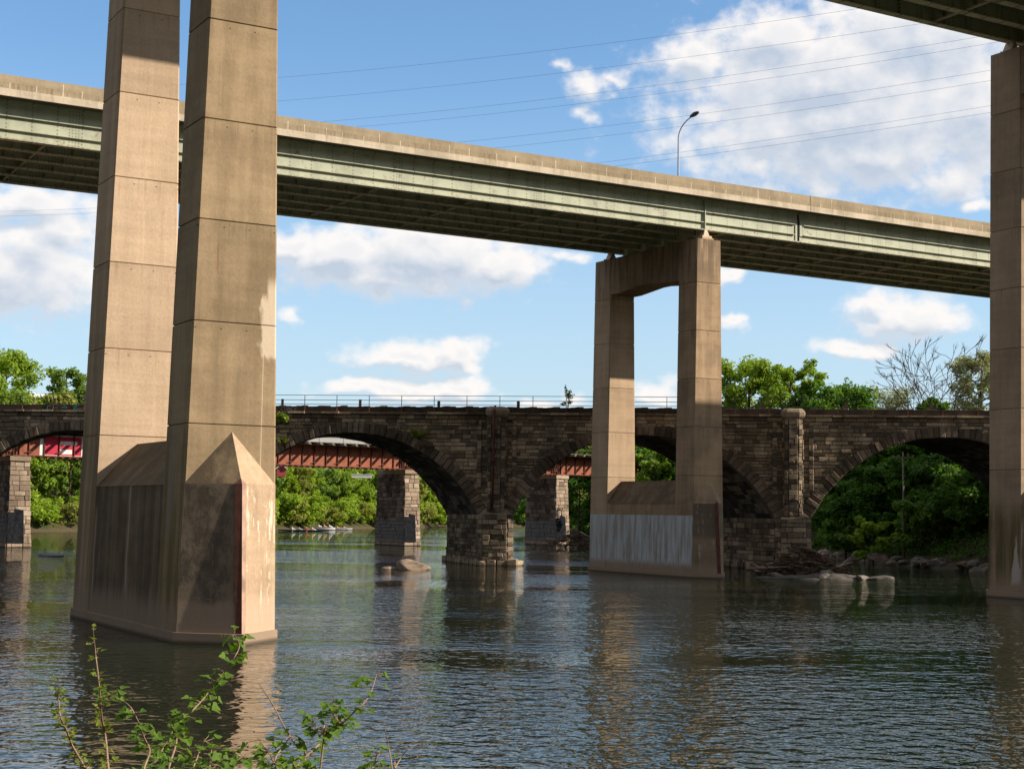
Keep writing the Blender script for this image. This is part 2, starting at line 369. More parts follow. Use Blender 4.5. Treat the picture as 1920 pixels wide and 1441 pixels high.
def make_deck(bridge, tg0, tg1, zg, u0, u1, frames_u, piers_u, hinge_u, ztop):
    zs = zg+2.3
    # slab, parapets
    b = MB(); b.box(P, (u0, tg0-1.02, zs), (u1, tg1+1.02, zs+.36), 0)
    b.build('deck_slab', [M['slab']], bridge)
    r = MB(); r.box(P, (u0, tg0-.4, zs+.362), (u1, tg1+.4, zs+.45), 0); r.build('roadway', [M['asphalt']], bridge)
    for sg, tt in ((-1, tg0-1.02), (1, tg1+1.02)):
        cuts = [u0] + [hinge_u+.35] + [u1]
        for a, c in zip(cuts[:-1], cuts[1:]):
            p = MB()
            x0, x1 = (tt-.06, tt+.0) if sg < 0 else (tt, tt+.06)
            p.box(P, (a+.03, x0, zs-.02), (c-.03, x1, zs+.40), 1)          # pale fascia strip
            y0, y1 = (tt+.0, tt+.34) if sg < 0 else (tt-.34, tt)
            p.box(P, (a+.03, y0, zs+.402), (c-.03, y1, zs+1.22), 0)
            y0, y1 = (tt-.03, tt+.02) if sg < 0 else (tt-.02, tt+.03)
            if a < hinge_u < c or True:
                uu = a+1.
                while uu < c-.5:                                   # pale pour joints in the parapet
                    z0 = tt-.008 if sg < 0 else tt+.002
                    p.box(P, (uu, z0, zs+.42), (uu+.07, z0+.006, zs+random.uniform(.7, 1.15)), 1)
                    uu += random.choice([1.1, 1.5, 1.5, 2.1])
            p.build('parapet', [M['parapet'], M['fascia']], bridge)
    # plate girders
    N = 6
    ts = [tg0+(tg1-tg0)*i/(N-1) for i in range(N)]
    for i, tg in enumerate(ts):
        outer = i in (0, N-1)
        g = MB(); mi = 0 if outer else 1
        for a, c in ((u0, hinge_u-.12), (hinge_u+.12, u1)):
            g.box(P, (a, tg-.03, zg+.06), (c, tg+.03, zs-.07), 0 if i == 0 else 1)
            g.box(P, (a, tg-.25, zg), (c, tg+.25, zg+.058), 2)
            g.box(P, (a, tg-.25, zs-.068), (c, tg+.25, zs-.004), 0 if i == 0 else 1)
            if i == 0:
                for zz in (zg+.56, zg+1.34): g.box(P, (a+.3, tg-.2, zz), (c-.3, tg-.031, zz+.05), 0)
                g.box(P, (a, tg-.262, zg-.006), (c, tg-.2515, zg+.065), 0)
        # inner-side stiffeners
        uu = u0+.9
        while uu < u1:
            if abs(uu-hinge_u) > .4:
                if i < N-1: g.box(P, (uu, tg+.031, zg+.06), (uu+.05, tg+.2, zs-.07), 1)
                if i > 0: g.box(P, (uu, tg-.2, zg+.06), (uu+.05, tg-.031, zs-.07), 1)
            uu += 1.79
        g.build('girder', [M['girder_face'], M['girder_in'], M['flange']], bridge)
    # bearing stiffeners, hinge, seen on the outer face
    for pu in piers_u:
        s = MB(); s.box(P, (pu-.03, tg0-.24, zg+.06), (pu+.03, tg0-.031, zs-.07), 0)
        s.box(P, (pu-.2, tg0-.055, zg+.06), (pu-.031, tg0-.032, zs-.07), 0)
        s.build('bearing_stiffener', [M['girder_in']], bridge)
    h = MB(); hu = hinge_u
    h.box(P, (hu-.34, tg0-.1, zg-.05), (hu-.16, tg0-.035, zg+1.5), 0); h.box(P, (hu+.1, tg0-.1, zg+.5), (hu+.5, tg0-.035, zg+1.7), 0)
    h.box(P, (hu-.15, tg0-.075, zg-.1), (hu-.08, tg0-.034, zg+1.1), 1); h.box(P, (hu-.03, tg0-.075, zg+.45), (hu+.06, tg0-.034, zg+1.7), 1)
    h.build('hinge_hanger', [M['girder_face'], M['black']], bridge)
    # cross frames
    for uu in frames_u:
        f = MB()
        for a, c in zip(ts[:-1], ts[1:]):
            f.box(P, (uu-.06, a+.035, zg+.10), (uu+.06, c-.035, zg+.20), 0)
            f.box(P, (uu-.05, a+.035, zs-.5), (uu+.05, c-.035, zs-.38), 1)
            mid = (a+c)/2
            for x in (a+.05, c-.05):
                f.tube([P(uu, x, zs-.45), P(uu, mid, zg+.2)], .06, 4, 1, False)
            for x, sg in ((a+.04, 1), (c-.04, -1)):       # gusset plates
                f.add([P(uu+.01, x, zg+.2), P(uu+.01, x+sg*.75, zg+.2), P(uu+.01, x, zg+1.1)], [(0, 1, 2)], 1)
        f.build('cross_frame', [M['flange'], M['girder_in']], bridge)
    # bearings
    for pu in piers_u:
        for i, tg in enumerate(ts):
            k = MB(); g = zg-ztop
            if i in (0, N-1):
                k.box(P, (pu-.48, tg-.5, ztop+.004), (pu+.55, tg+.5, ztop+.14), 1)
                wt, wb = .1, .33; z0, z1 = ztop+.142, zg-.01
                k.hexa([P(pu-wb, tg-.4, z0), P(pu+wb, tg-.4, z0), P(pu+wb, tg+.4, z0), P(pu-wb, tg+.4, z0),
                        P(pu-wt, tg-.3, z1), P(pu+wt, tg-.3, z1), P(pu+wt, tg+.3, z1), P(pu-wt, tg+.3, z1)], 0)
                for s2 in (-.42, .4): k.box(P, (pu-.4, tg+s2, ztop+.142), (pu+.45, tg+s2+.03, ztop+.3), 0)
            else:
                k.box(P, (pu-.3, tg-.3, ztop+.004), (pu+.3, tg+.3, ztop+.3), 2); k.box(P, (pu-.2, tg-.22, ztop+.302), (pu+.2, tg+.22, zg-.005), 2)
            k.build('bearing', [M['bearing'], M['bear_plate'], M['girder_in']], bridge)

near = thing('road_bridge', 'nearer and higher highway bridge whose tall twin column pier stands closest, at left', 'bridge', P(18.1, 50, 0))
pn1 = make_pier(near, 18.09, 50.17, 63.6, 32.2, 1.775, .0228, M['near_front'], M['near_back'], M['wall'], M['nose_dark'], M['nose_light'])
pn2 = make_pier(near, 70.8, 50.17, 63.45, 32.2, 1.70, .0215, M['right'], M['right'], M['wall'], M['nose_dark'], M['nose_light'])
make_deck(near, 50.9, 62.75, 33.0, -95., 215., [-94+7.2*i for i in range(42)], [18.09, 70.8], 79.7, 32.2)
far = thing('road_bridge', 'farther and lower highway bridge with pale green girder and lamp, crossing the whole view', 'bridge', P(68.2, 88.8, 0))
make_pier(far, 68.2, 88.8, 102.3, 24.65, 1.45, .0143, M['far'], M['far_back'], M['far'], M['far_nose'], M['far_nose'])
make_pier(far, 16.5, 88.8, 102.3, 24.65, 1.45, .0143, M['far'], M['far_back'], M['far'], M['far_nose'], M['far_nose'])
make_deck(far, 89.4, 101.6, 25.4, -100., 235., [-94.2+7.17*i for i in range(45)], [16.5, 68.15], 77.2, 24.65)

lampb = P(75.33, 102.3, 28.9)
lamp = thing('street_lamp', 'slim grey curved-arm street lamp standing on the green highway bridge', 'street lamp', lampb)
b = MB(); z0 = 28.5
pts = [P(75.33, 102.3, z0), P(75.33, 102.3, 33), P(75.33, 102.3, 36.0)]
for i in range(1, 9):
    a = i/8*R(72); pts.append(P(75.33, 102.3-1.75*(1-math.cos(a))/(1-math.cos(R(72))), 36.0+1.4*math.sin(a)/math.sin(R(72))))
b.tube(pts, [.10, .085, .07]+[.05]*8, 8); b.build('pole', M['pole'], lamp)
e0 = pts[-1]; b = MB()
hd = lambda s, k, zz: e0 + (-T)*s + E*k + np.array([0, 0, zz])
rings = []
for s_, w_, h_ in ((-.15, .07, .06), (.1, .2, .12), (.5, .26, .16), (.85, .2, .1), (1.0, .06, .04)):
    zz = .18*s_
    rings.append([hd(s_, w_*math.cos(q), zz+.05+h_*math.sin(q)) for q in [j*PI/4 for j in range(8)]])
b.loft(rings, 0, True, True); b.build('lamp_head', M['lamphead'], lamp)

# ------------------------------------------------------------------ stone materials
def stone(name, ramp, mortar=None, rough=.92, stain=.6, bscale=7., grey_below=None, blackbox=None):
    m = NT(name); p = m.pos(); z = m.n('SeparateXYZ', {0: p}, 2)
    rnd = m.n('NewGeometry', out=8)
    cr = m.t.nodes.new('ShaderNodeValToRGB'); cr.color_ramp.interpolation = 'LINEAR'
    el = cr.color_ramp.elements
    while len(el) < len(ramp): el.new(.5)
    for i, (q, c) in enumerate(ramp): el[i].position = q; el[i].color = (*c, 1)
    m.t.links.new(rnd, cr.inputs[0]); c = cr.outputs[0]
    big = m.noise(m.scaled(p, .35, .35, .22), 1., 6., .65)
    c = m.mix(m.m('MULTIPLY', m.sm(big, .44, .60), stain), c, (.020, .017, .013))
    fine = m.noise(p, bscale, 7., .72)
    k = m.sm(fine, .25, .75, .5, 1.5, 'LINEAR')
    c = m.mix(1., c, m.n('CombineColor', {0: k, 1: k, 2: k}), 'MULTIPLY')
    lime = m.m('MULTIPLY', m.sm(m.noise(m.scaled(p, 2.4, 2.4, .3), 1., 5., .65), .62, .70), m.sm(m.noise(p, .25, 3.), .48, .6))
    c = m.mix(m.m('MULTIPLY', lime, .45), c, (.34, .31, .26))
    if grey_below:
        c = m.mix(m.m('MULTIPLY', m.sm(m.m('ADD', z, m.m('MULTIPLY', m.m('SUBTRACT', big, .5), 1.5)), grey_below-.3, grey_below+.3, 1., 0.), .75), c, (.13, .125, .125))
        c = m.mix(m.m('MULTIPLY', m.sm(z, .35, .75, 1., 0.), .8), c, (.26, .185, .13))
    c = m.mix(m.m('MULTIPLY', m.sm(z, .05, .2, 1., 0.), .7), c, (.03, .025, .02))
    return m.bsdf(c, rough, fine, .06, .7, .15)
M['stone'] = stone('dark_weathered_stone', [(0, (.11, .083, .056)), (.3, (.19, .14, .092)), (.55, (.27, .198, .128)), (.8, (.345, .26, .17)), (1, (.45, .35, .24))], stain=.5)
M['ring'] = stone('arch_ring_stone', [(0, (.075, .056, .04)), (.5, (.15, .108, .073)), (1, (.27, .2, .145))], stain=.55)
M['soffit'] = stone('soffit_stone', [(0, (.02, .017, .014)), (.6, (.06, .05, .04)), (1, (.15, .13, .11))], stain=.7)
M['pier_stone'] = stone('pier_stone', [(0, (.07, .056, .042)), (.4, (.165, .126, .087)), (.75, (.26, .2, .14)), (1, (.36, .28, .195))], stain=.45)
M['foot_stone'] = stone('pale_footing_stone', [(0, (.22, .165, .11)), (1, (.40, .31, .22))], stain=.15)
M['mortar'] = simple('dark_mortar', (.075, .062, .047), .95)
M['steel_pier_stone'] = stone('tan_block_stone', [(0, (.16, .115, .08)), (.5, (.29, .215, .155)), (1, (.40, .31, .235))], stain=.35)
def side_shade():  # darker copy of the block stone, the side's shade painted in
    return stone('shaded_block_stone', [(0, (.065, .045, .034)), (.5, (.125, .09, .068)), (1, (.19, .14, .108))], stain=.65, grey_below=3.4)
M['steel_pier_side'] = side_shade()
M['blackpaint'] = simple('black_cover_paint', (.012, .013, .016), .95, .6, 2.5, spec=.05)
M['coping'] = simple('rusty_parapet_band', (.055, .036, .025), .9, .5, 1.2)
M['ballast'] = simple('ballast', (.17, .13, .085), .95, .5, 4., bump=.05)
M['rail'] = simple('dark_railing', (.05, .055, .06), .6)
M['rustpost'] = simple('rusty_post', (.16, .06, .03), .8, .4)
M['wood_post'] = simple('weathered_post', (.10, .065, .04), .9)
M['pipe'] = simple('rust_red_pipe', (.085, .016, .010), .7, .4, 2.)
M['teal'] = simple('teal_spray_paint', (.05, .26, .27), .8)
M['palespray'] = simple('pale_spray_paint', (.16, .15, .14), .8)

def blockwall(mb, a0, b0, a1, b1, nrm, ch=.4, lr=(.6, 1.5), relief=(.02, .10), mat=0, keep=None, deep=.12, gap=.018, bev=.03, top_thin=None):
    """courses of rough blocks on the bilinear patch a0 b0 (bottom) a1 b1 (top)"""
    a0, b0, a1, b1, nrm = [np.array(q, float) for q in (a0, b0, a1, b1, nrm)]
    H = a1[2]-a0[2]; zc = [0.]
    while zc[-1] < H-.15: zc.append(zc[-1]+ch*random.uniform(.75, 1.3))
    zc = [q*H/zc[-1] for q in zc]
    def pt(x, y, off): 
        lo = a0+(b0-a0)*x; hi = a1+(b1-a1)*x
        return lo+(hi-lo)*y+nrm*off
    L = np.linalg.norm(b0-a0)
    for k in range(len(zc)-1):
        y0, y1 = (zc[k]+gap)/H, (zc[k+1]-gap)/H
        x = -random.uniform(0, lr[0])
        while x < L:
            w = random.uniform(*lr); xa, xb = max(x, 0), min(x+w, L); x += w
            if L-xb < .2: xb = L; x = L+1
            if xb-xa < .12: continue
            if keep and not keep(xa, xb, zc[k]+a0[2], zc[k+1]+a0[2]): continue
            r = random.uniform(*relief)
            X0, X1 = (xa+gap)/L, (xb-gap)/L; bx, by = bev/L, bev/H
            j = [r+random.uniform(-.02, .02) for _ in range(4)]
            v = [pt(X0, y0, -deep), pt(X1, y0, -deep), pt(X1, y1, -deep), pt(X0, y1, -deep),
                 pt(X0, y0, r-.035), pt(X1, y0, r-.035), pt(X1, y1, r-.035), pt(X0, y1, r-.035),
                 pt(X0+bx, y0+by, j[0]), pt(X1-bx, y0+by, j[1]), pt(X1-bx, y1-by, j[2]), pt(X0+bx, y1-by, j[3])]
            fs = []
            for q in (0, 4):
                for i in range(4): fs.append((q+i, q+(i+1) % 4, q+4+(i+1) % 4, q+4+i))
            fs.append((8, 9, 10, 11))
            mb.add(v, fs, mat)

# ------------------------------------------------------------------ stone viaduct
via = thing('stone_viaduct', 'dark stone arch railway viaduct crossing the river behind the highway piers', 'bridge', S(11, 0, 0))
PER = 24.85; ZC, RI, RE = -1.04, 12.16, 13.1; BL = 9.2
arch_s = [-63.4, -38.55, -13.7, 11.15, 36.0, 60.85]
pier_s = [-50.95, -26.1, -1.2, 23.6, 48.45]
ZT = 12.92
for ai, sc_ in enumerate(arch_s):
    # core behind the facing, with barrel soffit
    core = MB(); n = 60; prev = None
    xs = [-PER/2, -11.0] + [(-10.93+21.86*i/(n-1)) for i in range(n)] + [11.0, PER/2]
    zb = lambda x: ZC+math.sqrt(RI*RI-x*x)+.03 if abs(x) < 10.94 else 4.2
    for x0, x1 in zip(xs[:-1], xs[1:]):
        f0, f1 = S(sc_+x0, 0, zb(x0)), S(sc_+x1, 0, zb(x1)); g0, g1 = S(sc_+x0, 0, ZT), S(sc_+x1, 0, ZT)
        B = SB*BL
        core.quad(f0, f1, g1, g0); core.quad(f1+B, f0+B, g0+B, g1+B); core.quad(f0, f0+B, f1+B, f1); core.quad(g0, g1, g1+B, g0+B)
    core.build('spandrel_core', [M['mortar']], via)
    # facing
    w = MB()
    def keep(xa, xb, z0, z1, sc_=sc_):
        s0 = sc_-PER/2
        for x in (xa, xb, (xa+xb)/2):
            for zz in (z0, z1):
                if math.hypot(x+s0-sc_, zz-ZC) < RI+.28: return False
        return not (math.hypot((xa+xb)/2+s0-sc_, (z0+z1)/2-ZC) < RE-.25)
    blockwall(w, S(sc_-PER/2, 0, 4.3), S(sc_+PER/2, 0, 4.3), S(sc_-PER/2, 0, 12.35), S(sc_+PER/2, 0, 12.35), -SN, .31, (.4, 1.35), (.015, .10), 0, keep)
    blockwall(w, S(sc_-PER/2, 0, 12.36), S(sc_+PER/2, 0, 12.36), S(sc_-PER/2, 0, 12.74), S(sc_+PER/2, 0, 12.74), -SN, .4, (.7, 1.5), (.06, .13), 0)
    w.build('spandrel_wall', [M['stone']], via)
    # voussoirs and soffit courses
    r = MB(); so = MB(); a0, a1 = R(26), R(154); nv = 58
    for i in range(nv):
        q0, q1 = a0+(a1-a0)*(i+.025)/nv, a0+(a1-a0)*(i+.975)/nv
        ro = RE+random.uniform(-.12, .12); pr = -random.uniform(.06, .2)
        def c(q, rr, off): return S(sc_-rr*math.cos(q), off, ZC+rr*math.sin(q))
        ri = RI+random.uniform(-.02, .03)
        bq = .004
        v = [c(q0, ri, .5), c(q1, ri, .5), c(q1, ro, .5), c(q0, ro, .5), c(q0, ri, pr+.05), c(q1, ri, pr+.05), c(q1, ro, pr+.05), c(q0, ro, pr+.05),
             c(q0+bq, ri+.05, pr+random.uniform(-.03, .03)), c(q1-bq, ri+.05, pr+random.uniform(-.03, .03)), c(q1-bq, ro-.05, pr+random.uniform(-.03, .03)), c(q0+bq, ro-.05, pr+random.uniform(-.03, .03))]
        fs = []
        for k in (0, 4):
            for j in range(4): fs.append((k+j, k+(j+1) % 4, k+4+(j+1) % 4, k+4+j))
        fs.append((8, 9, 10, 11)); r.add(v, fs, 0)
        x = .5
        while x < BL:
            l = random.uniform(.6, 1.4); x1 = min(x+l, BL); rr = RI-random.uniform(-.01, .06)
            def cs(q, rad, off): return np.array(S(sc_-rad*math.cos(q), 0, ZC+rad*math.sin(q))) + SB*off
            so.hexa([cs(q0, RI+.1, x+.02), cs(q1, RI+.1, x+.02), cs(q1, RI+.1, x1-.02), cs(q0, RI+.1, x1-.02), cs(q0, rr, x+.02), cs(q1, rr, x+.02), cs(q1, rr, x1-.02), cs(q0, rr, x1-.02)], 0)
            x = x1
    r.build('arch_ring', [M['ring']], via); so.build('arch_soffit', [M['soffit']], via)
for pi, sp in enumerate(pier_s):
    pb = MB(); hw_ = 1.45; z1 = 4.3
    F = [(sp-hw_, -.15), (sp-1.05, -.8), (sp+1.05, -.8), (sp+hw_, -.15)]
    fp = [S(x, o, 0) for x, o in F]
    back = [fp[3]+SB*BL, fp[0]+SB*BL]
    plan = fp+back
    bat = lambda q, z, i: q + (q-np.mean(plan, axis=0))*(.02*(z1-z)/z1)
    pb.loft([[q*1.+(q-np.mean(plan, 0))*.01+np.array([0, 0, -2.]) for q in plan], [q-(q-np.mean(plan, 0))*.012+np.array([0, 0, z1]) for q in plan]], 1)
    n6 = len(plan)
    for i in (5, 0, 1, 2, 3):
        p0, p1 = plan[i], plan[(i+1) % n6]; d = p1-p0; nn = np.array([d[1], -d[0], 0]); nn /= np.linalg.norm(nn)
        up = np.array([0, 0, 1.])
        blockwall(pb, p0+up*.35, p1+up*.35, p0-(p0-np.mean(plan, 0))*.012+up*z1, p1-(p1-np.mean(plan, 0))*.012+up*z1, nn, .38, (.5, 1.3), (.03, .13), 0)
    # sloping cap of the pier nose
    ap = [S(sp-.8, .0, 4.95), S(sp+.8, .0, 4.95)]; tp = [q+np.array([0, 0, z1]) for q in fp]
    pb.add([tp[0], tp[1], tp[2], tp[3], ap[1], ap[0]], [(0, 1, 5), (1, 2, 4, 5), (2, 3, 4)], 0)
    ppart = pb.build('pier', [M['pier_stone'], M['mortar']], via)
    ft = MB()
    for i in (5, 0, 1, 2, 3):
        p0, p1 = plan[i], plan[(i+1) % n6]; d = p1-p0; L = np.linalg.norm(d); d = d/L; nn = np.array([d[1], -d[0], 0])
        x = -.2
        while x < L+.1:
            l = random.uniform(.5, 1.1); h = random.uniform(.25, .62); o = random.uniform(.25, .5)
            fr = lambda a, bq, cz: p0+d*a+nn*bq+np.array([0, 0, cz])
            j = lambda: random.uniform(-.06, .06)
            ft.hexa([fr(x+j(), o, -1.5), fr(x+l+j(), o+j(), -1.5), fr(x+l, -.3, -1.5), fr(x, -.3, -1.5), fr(x+.08+j(), o-.1+j(), h+j()), fr(x+l-.08+j(), o-.1+j(), h+j()), fr(x+l, -.3, h+.05), fr(x, -.3, h+.05)], 0)
            x += l+.02
    ft.build('footing', [M['foot_stone'] if pi == 2 else M['pier_stone']], ppart)
    # buttress with chamfered sides and round cap, flanked by two flat strips
    bu = MB()
    Fb = [(sp-.78, 0.), (sp-.70, -.38), (sp-.38, -.58), (sp+.38, -.58), (sp+.70, -.38), (sp+.78, 0.)]
    fb = [S(x, o, 0) for x, o in Fb]
    bu.loft([[q+np.array([0, 0, 4.5]) for q in fb], [q+np.array([0, 0, 12.6]) for q in fb]], 1)
    for i in range(5):
        p0, p1 = fb[i], fb[i+1]; d = p1-p0; nn = np.array([d[1], -d[0], 0]); nn /= np.linalg.norm(nn); up = np.array([0, 0, 1.])
        blockwall(bu, p0+up*4.5, p1+up*4.5, p0+up*12.55, p1+up*12.55, nn, .40, (.6, 1.2), (.03, .17), 0)
    for sg in (-1, 1):
        blockwall(bu, S(sp+sg*1.5-.2, -.05, 6.6), S(sp+sg*1.5+.2, -.05, 6.6), S(sp+sg*1.5-.2, -.05, 12.3), S(sp+sg*1.5+.2, -.05, 12.3), -SN, .42, (.6, .9), (.1, .2), 0)
    rings = []
    for zz, k in ((12.56, 1.12), (12.75, 1.32), (13.1, 1.36), (13.3, 1.22), (13.42, .95)):
        rings.append([S(sp+(x-sp)*k, o*k+.02, zz+random.uniform(-.03, .03)) for x, o in Fb])
    bu.loft(rings, 0)
    bu.build('buttress', [M['pier_stone'], M['mortar']], via)
# cornice ledge, parapet band, ballast
SA, SZ = -75.8, 73.2
k = MB(); x = SA
while x < SZ:
    l = random.uniform(.7, 1.6); o = -random.uniform(.20, .38); z0 = 12.74+random.uniform(0, .03)
    k.box(S, (x+.02, o, z0), (x+l-.02, .2, z0+random.uniform(.15, .2)), 0); x += l
k.build('cornice', [M['stone']], via)
k = MB()
k.box(S, (SA, .0, ZT+.005), (SZ, .35, 13.38), 0)
k.box(lambda x, y, z: S(x, 0, z)+SB*y, (SA, BL-.4, ZT+.005), (SZ, BL, 13.38), 0)
k.build('parapet_band', [M['coping']], via)
k = MB(); x = SA; nseg = 300; prev = None
for i in range(nseg):
    x0, x1 = SA+(SZ-SA)*i/nseg, SA+(SZ-SA)*(i+1)/nseg
    h0 = 13.42+.05*math.sin(i*1.7)+random.uniform(-.03, .03)
    k.box(lambda x, y, z: S(x, 0, z)+SB*y, (x0, .05, 13.0), (x1, BL-.45, h0), 0)
k.build('ballast', [M['ballast']], via)
k = MB()
for zz in (14.34, 13.93, 13.56): k.box(S, (SA, -.16, zz-.022), (SZ, -.12, zz+.022), 0)
x = -17.98-2.83*20
while x < SZ:
    k.box(S, (x-.025, -.17, 13.38), (x+.025, -.121, 14.36), 0); k.box(S, (x-.04, -.18, 12.8), (x+.04, -.11, 13.378), 1); x += 2.83
k.build('railing', [M['rail'], M['rustpost']], via)
k = MB()
for x in [-76+6.9*i+1. for i in range(21)]: k.box(lambda a, y, z: S(a, 0, z)+SB*y, (x-.1, .9, 13.3), (x+.1, 1.1, 14.0+random.uniform(-.05, .08)), 0)
k.build('stub_posts', [M['wood_post']], via)
k = MB(); k.tube([S(-1.45, -.82, 4.6), S(-1.4, -.82, 9), S(-1.38, -.82, 13.0), S(-1.36, -.4, 13.5)], .09, 8, 0)
k.tube([S(-1.42, -.82, 8.6), S(-1.41, -.82, 9.1)], .15, 8, 0); k.build('downpipe', [M['pipe']], via)
# sprayed scribbles on the parapet band
def scribble(name, strokes, mat):
    k = MB()
    for st in strokes:
        for (x0, z0), (x1, z1) in zip(st[:-1], st[1:]):
            d = np.array([x1-x0, z1-z0]); L = np.linalg.norm(d)+1e-9; nn = np.array([-d[1], d[0]])/L*.028; d = d/L*.02
            q = [(x0-d[0]+nn[0], z0-d[1]+nn[1]), (x1+d[0]+nn[0], z1+d[1]+nn[1]), (x1+d[0]-nn[0], z1+d[1]-nn[1]), (x0-d[0]-nn[0], z0-d[1]-nn[1])]
            k.add([S(a, -.012, c) for a, c in q]+[S(a, -.004, c) for a, c in q], [(0, 1, 2, 3), (4, 7, 6, 5)]+[(j, j+4, (j+1) % 4+4, (j+1) % 4) for j in range(4)], 0)
    return k.build(name, [mat], via)
LET = {'C': [[(.8, .9), (.3, 1), (0, .6), (0, .3), (.3, 0), (.8, .1)]], 'U': [[(0, 1), (0, .2), (.4, 0), (.8, .2), (.8, 1)]], 'N': [[(0, 0), (0, 1), (.8, 0), (.8, 1)]], 'E': [[(.8, 1), (0, 1), (0, 0), (.8, 0)], [(0, .5), (.6, .5)]]}
def word(txt, s0, z0, h, w): 
    out = []
    for i, ch in enumerate(txt):
        for st in LET[ch]: out.append([(s0+i*w*1.25+x*w, z0+y*h) for x, y in st])
    return out
scribble('graffiti', word('CUNCE', -20.1, 12.99, .32, .24), M['palespray'])
scribble('graffiti', [[(-41.2, 13.0), (-41.2, 13.3), (-40.9, 13.25)], [(-40.7, 13.1), (-40.3, 13.12)], [(-39.9, 13.05), (-39.6, 13.3), (-39.4, 13.1), (-39.85, 13.15)], [(-38.9, 13.25), (-38.4, 13.3), (-38.85, 13.03), (-38.0, 13.06)]], M['teal'])

# ------------------------------------------------------------------ steel girder bridge
M['rustred'] = simple('rusty_red_paint', (.235, .072, .038), .75, .3, 1.5)
M['rustdark'] = simple('dark_rusty_steel', (.10, .035, .022), .8, .4, 1.5)
M['tie'] = simple('bridge_tie', (.16, .125, .095), .9, .4)
M['g_red'] = simple('red_spray_paint', (.38, .018, .045), .7, .2)
M['g_white'] = simple('white_spray_paint', (.62, .60, .55), .7, .2)
ste = thing('steel_girder_bridge', 'rusty red steel plate girder bridge on block stone piers seen through the stone arches', 'bridge', G(50, 0, 0))
SPN = 26.2; SP = [i*SPN for i in range(-2, 6)]
for i in range(len(SP)-1):
    s0, s1 = SP[i]+.15, SP[i+1]-.15
    for off in (0., 5.2):
        g = MB(); 
        g.box(G, (s0, off-.02, 9.96), (s1, off+.02, 12.38), 0); g.box(G, (s0, off-.22, 9.86), (s1, off+.22, 9.955), 1); g.box(G, (s0, off-.22, 12.385), (s1, off+.22, 12.45), 1)
        x = s0+.06; j = 0
        while x < s1:
            if off == 0:
                g.box(G, (x, off-.2, 9.96), (x+.07, off-.021, 12.38), 1)
                if j % 2: g.box(G, (x-.33, off-.26, 10.28), (x+.4, off-.201, 10.36), 1)
            j += 1; x += 1.72
        if off == 0:
            for q in (s0+.35, s0+.7, s1-.35, s1-.7): g.box(G, (q, off-.2, 9.96), (q+.07, off-.021, 12.38), 1)
        g.build('plate_girder', [M['rustred'], M['rustdark']], ste)
    ti = MB(); x = s0; j = 0
    while x < s1:
        ti.box(G, (x, -2.9 if j % 2 else -1.8, 12.46), (x+.28, 6.2, 12.72), 0); x += .86; j += 1
    ti.build('ties', [M['tie']], ste)
k = MB()
for off in (1.8, 3.4): k.box(G, (SP[0], off-.05, 12.725), (SP[-1], off+.05, 12.9), 1)
k.build('rails', [M['rail'], M['rustdark']], ste)
k = MB(); k.box(G, (SP[0], -2.0, 12.725), (SP[-1], -.2, 12.79), 1)
for zz in (13.4, 14.0): k.box(G, (SP[0], -.9, zz), (SP[-1], -.86, zz+.04), 0)
x = SP[0]+1
while x < SP[-1]: k.box(G, (x, -.91, 12.795), (x+.05, -.86, 14.05), 0); x += 3.6
k.build('railing', [M['rustpost'], M['tie']], ste)
for s in SP[1:-1]:
    pb = MB(); LN = 7.0
    LD = np.array([-.56, .83, 0.]); 
    def rect(z):
        f = (9.62-z)/9.62; w = 2.15+.5*f; o = G(s, -.15, z)-GD*(.1+.12*f); a = o-LD*(.3*f); 
        return [a, a+GD*w, a+GD*w+LD*(LN+.6*f), a+LD*(LN+.6*f)]
    lo, hi = rect(-2.), rect(9.3)
    pb.loft([lo, hi], 2)
    l0 = rect(.0)
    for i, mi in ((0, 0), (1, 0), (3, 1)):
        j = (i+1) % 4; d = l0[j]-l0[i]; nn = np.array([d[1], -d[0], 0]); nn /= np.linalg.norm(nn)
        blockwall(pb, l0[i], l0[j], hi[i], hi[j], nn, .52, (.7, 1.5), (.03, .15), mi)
    r_ = rect(9.3); cpt = [q+(q-np.mean(r_, 0))*.08 for q in r_]
    pb.loft([cpt, [q+np.array([0, 0, .5]) for q in cpt]], 3)
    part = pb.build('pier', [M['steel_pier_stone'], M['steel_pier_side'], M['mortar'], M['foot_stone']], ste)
    # dark cover-paint rectangle with stepped top on the lit end
    bp = MB(); f0, f1 = rect(.5), rect(4.0)
    dd = GD; nn = np.array([GD[1], -GD[0], 0])
    def fp_(x, z): q = rect(z); return q[0]+(q[1]-q[0])*x+nn*.165
    poly = [fp_(.0, .5), fp_(.70, .5), fp_(.68, 4.0), fp_(.30, 4.15), fp_(.28, 3.75), fp_(.0, 3.8)]
    bk = [q-nn*.02 for q in poly]; npo = len(poly)
    bp.add(poly+bk, [tuple(range(npo)), tuple(reversed(range(npo, 2*npo)))]+[(j, (j+1) % npo, (j+1) % npo+npo, j+npo) for j in range(npo)], 0)
    bp.build('cover_paint', [M['blackpaint']], part)
gp = MB()
def dec(s0, s1, z0, z1, m_, o): gp.box(G, (s0, -.205-o, z0), (s1, -.2-o+.003, z1), m_)
gp.box(G, (3.2, -.032, 10.0), (25., -.022, 12.2), 1)
for a, c, d, e_, mm in ((3.7, 10.05, 8.0, 12.1, 0), (9.6, 10.05, 13.6, 12.1, 0), (14.4, 10.05, 18.2, 12.1, 0), (19, 10.05, 23, 12.1, 0)):
    gp.box(G, (a, -.042, c), (d, -.033, e_), mm)
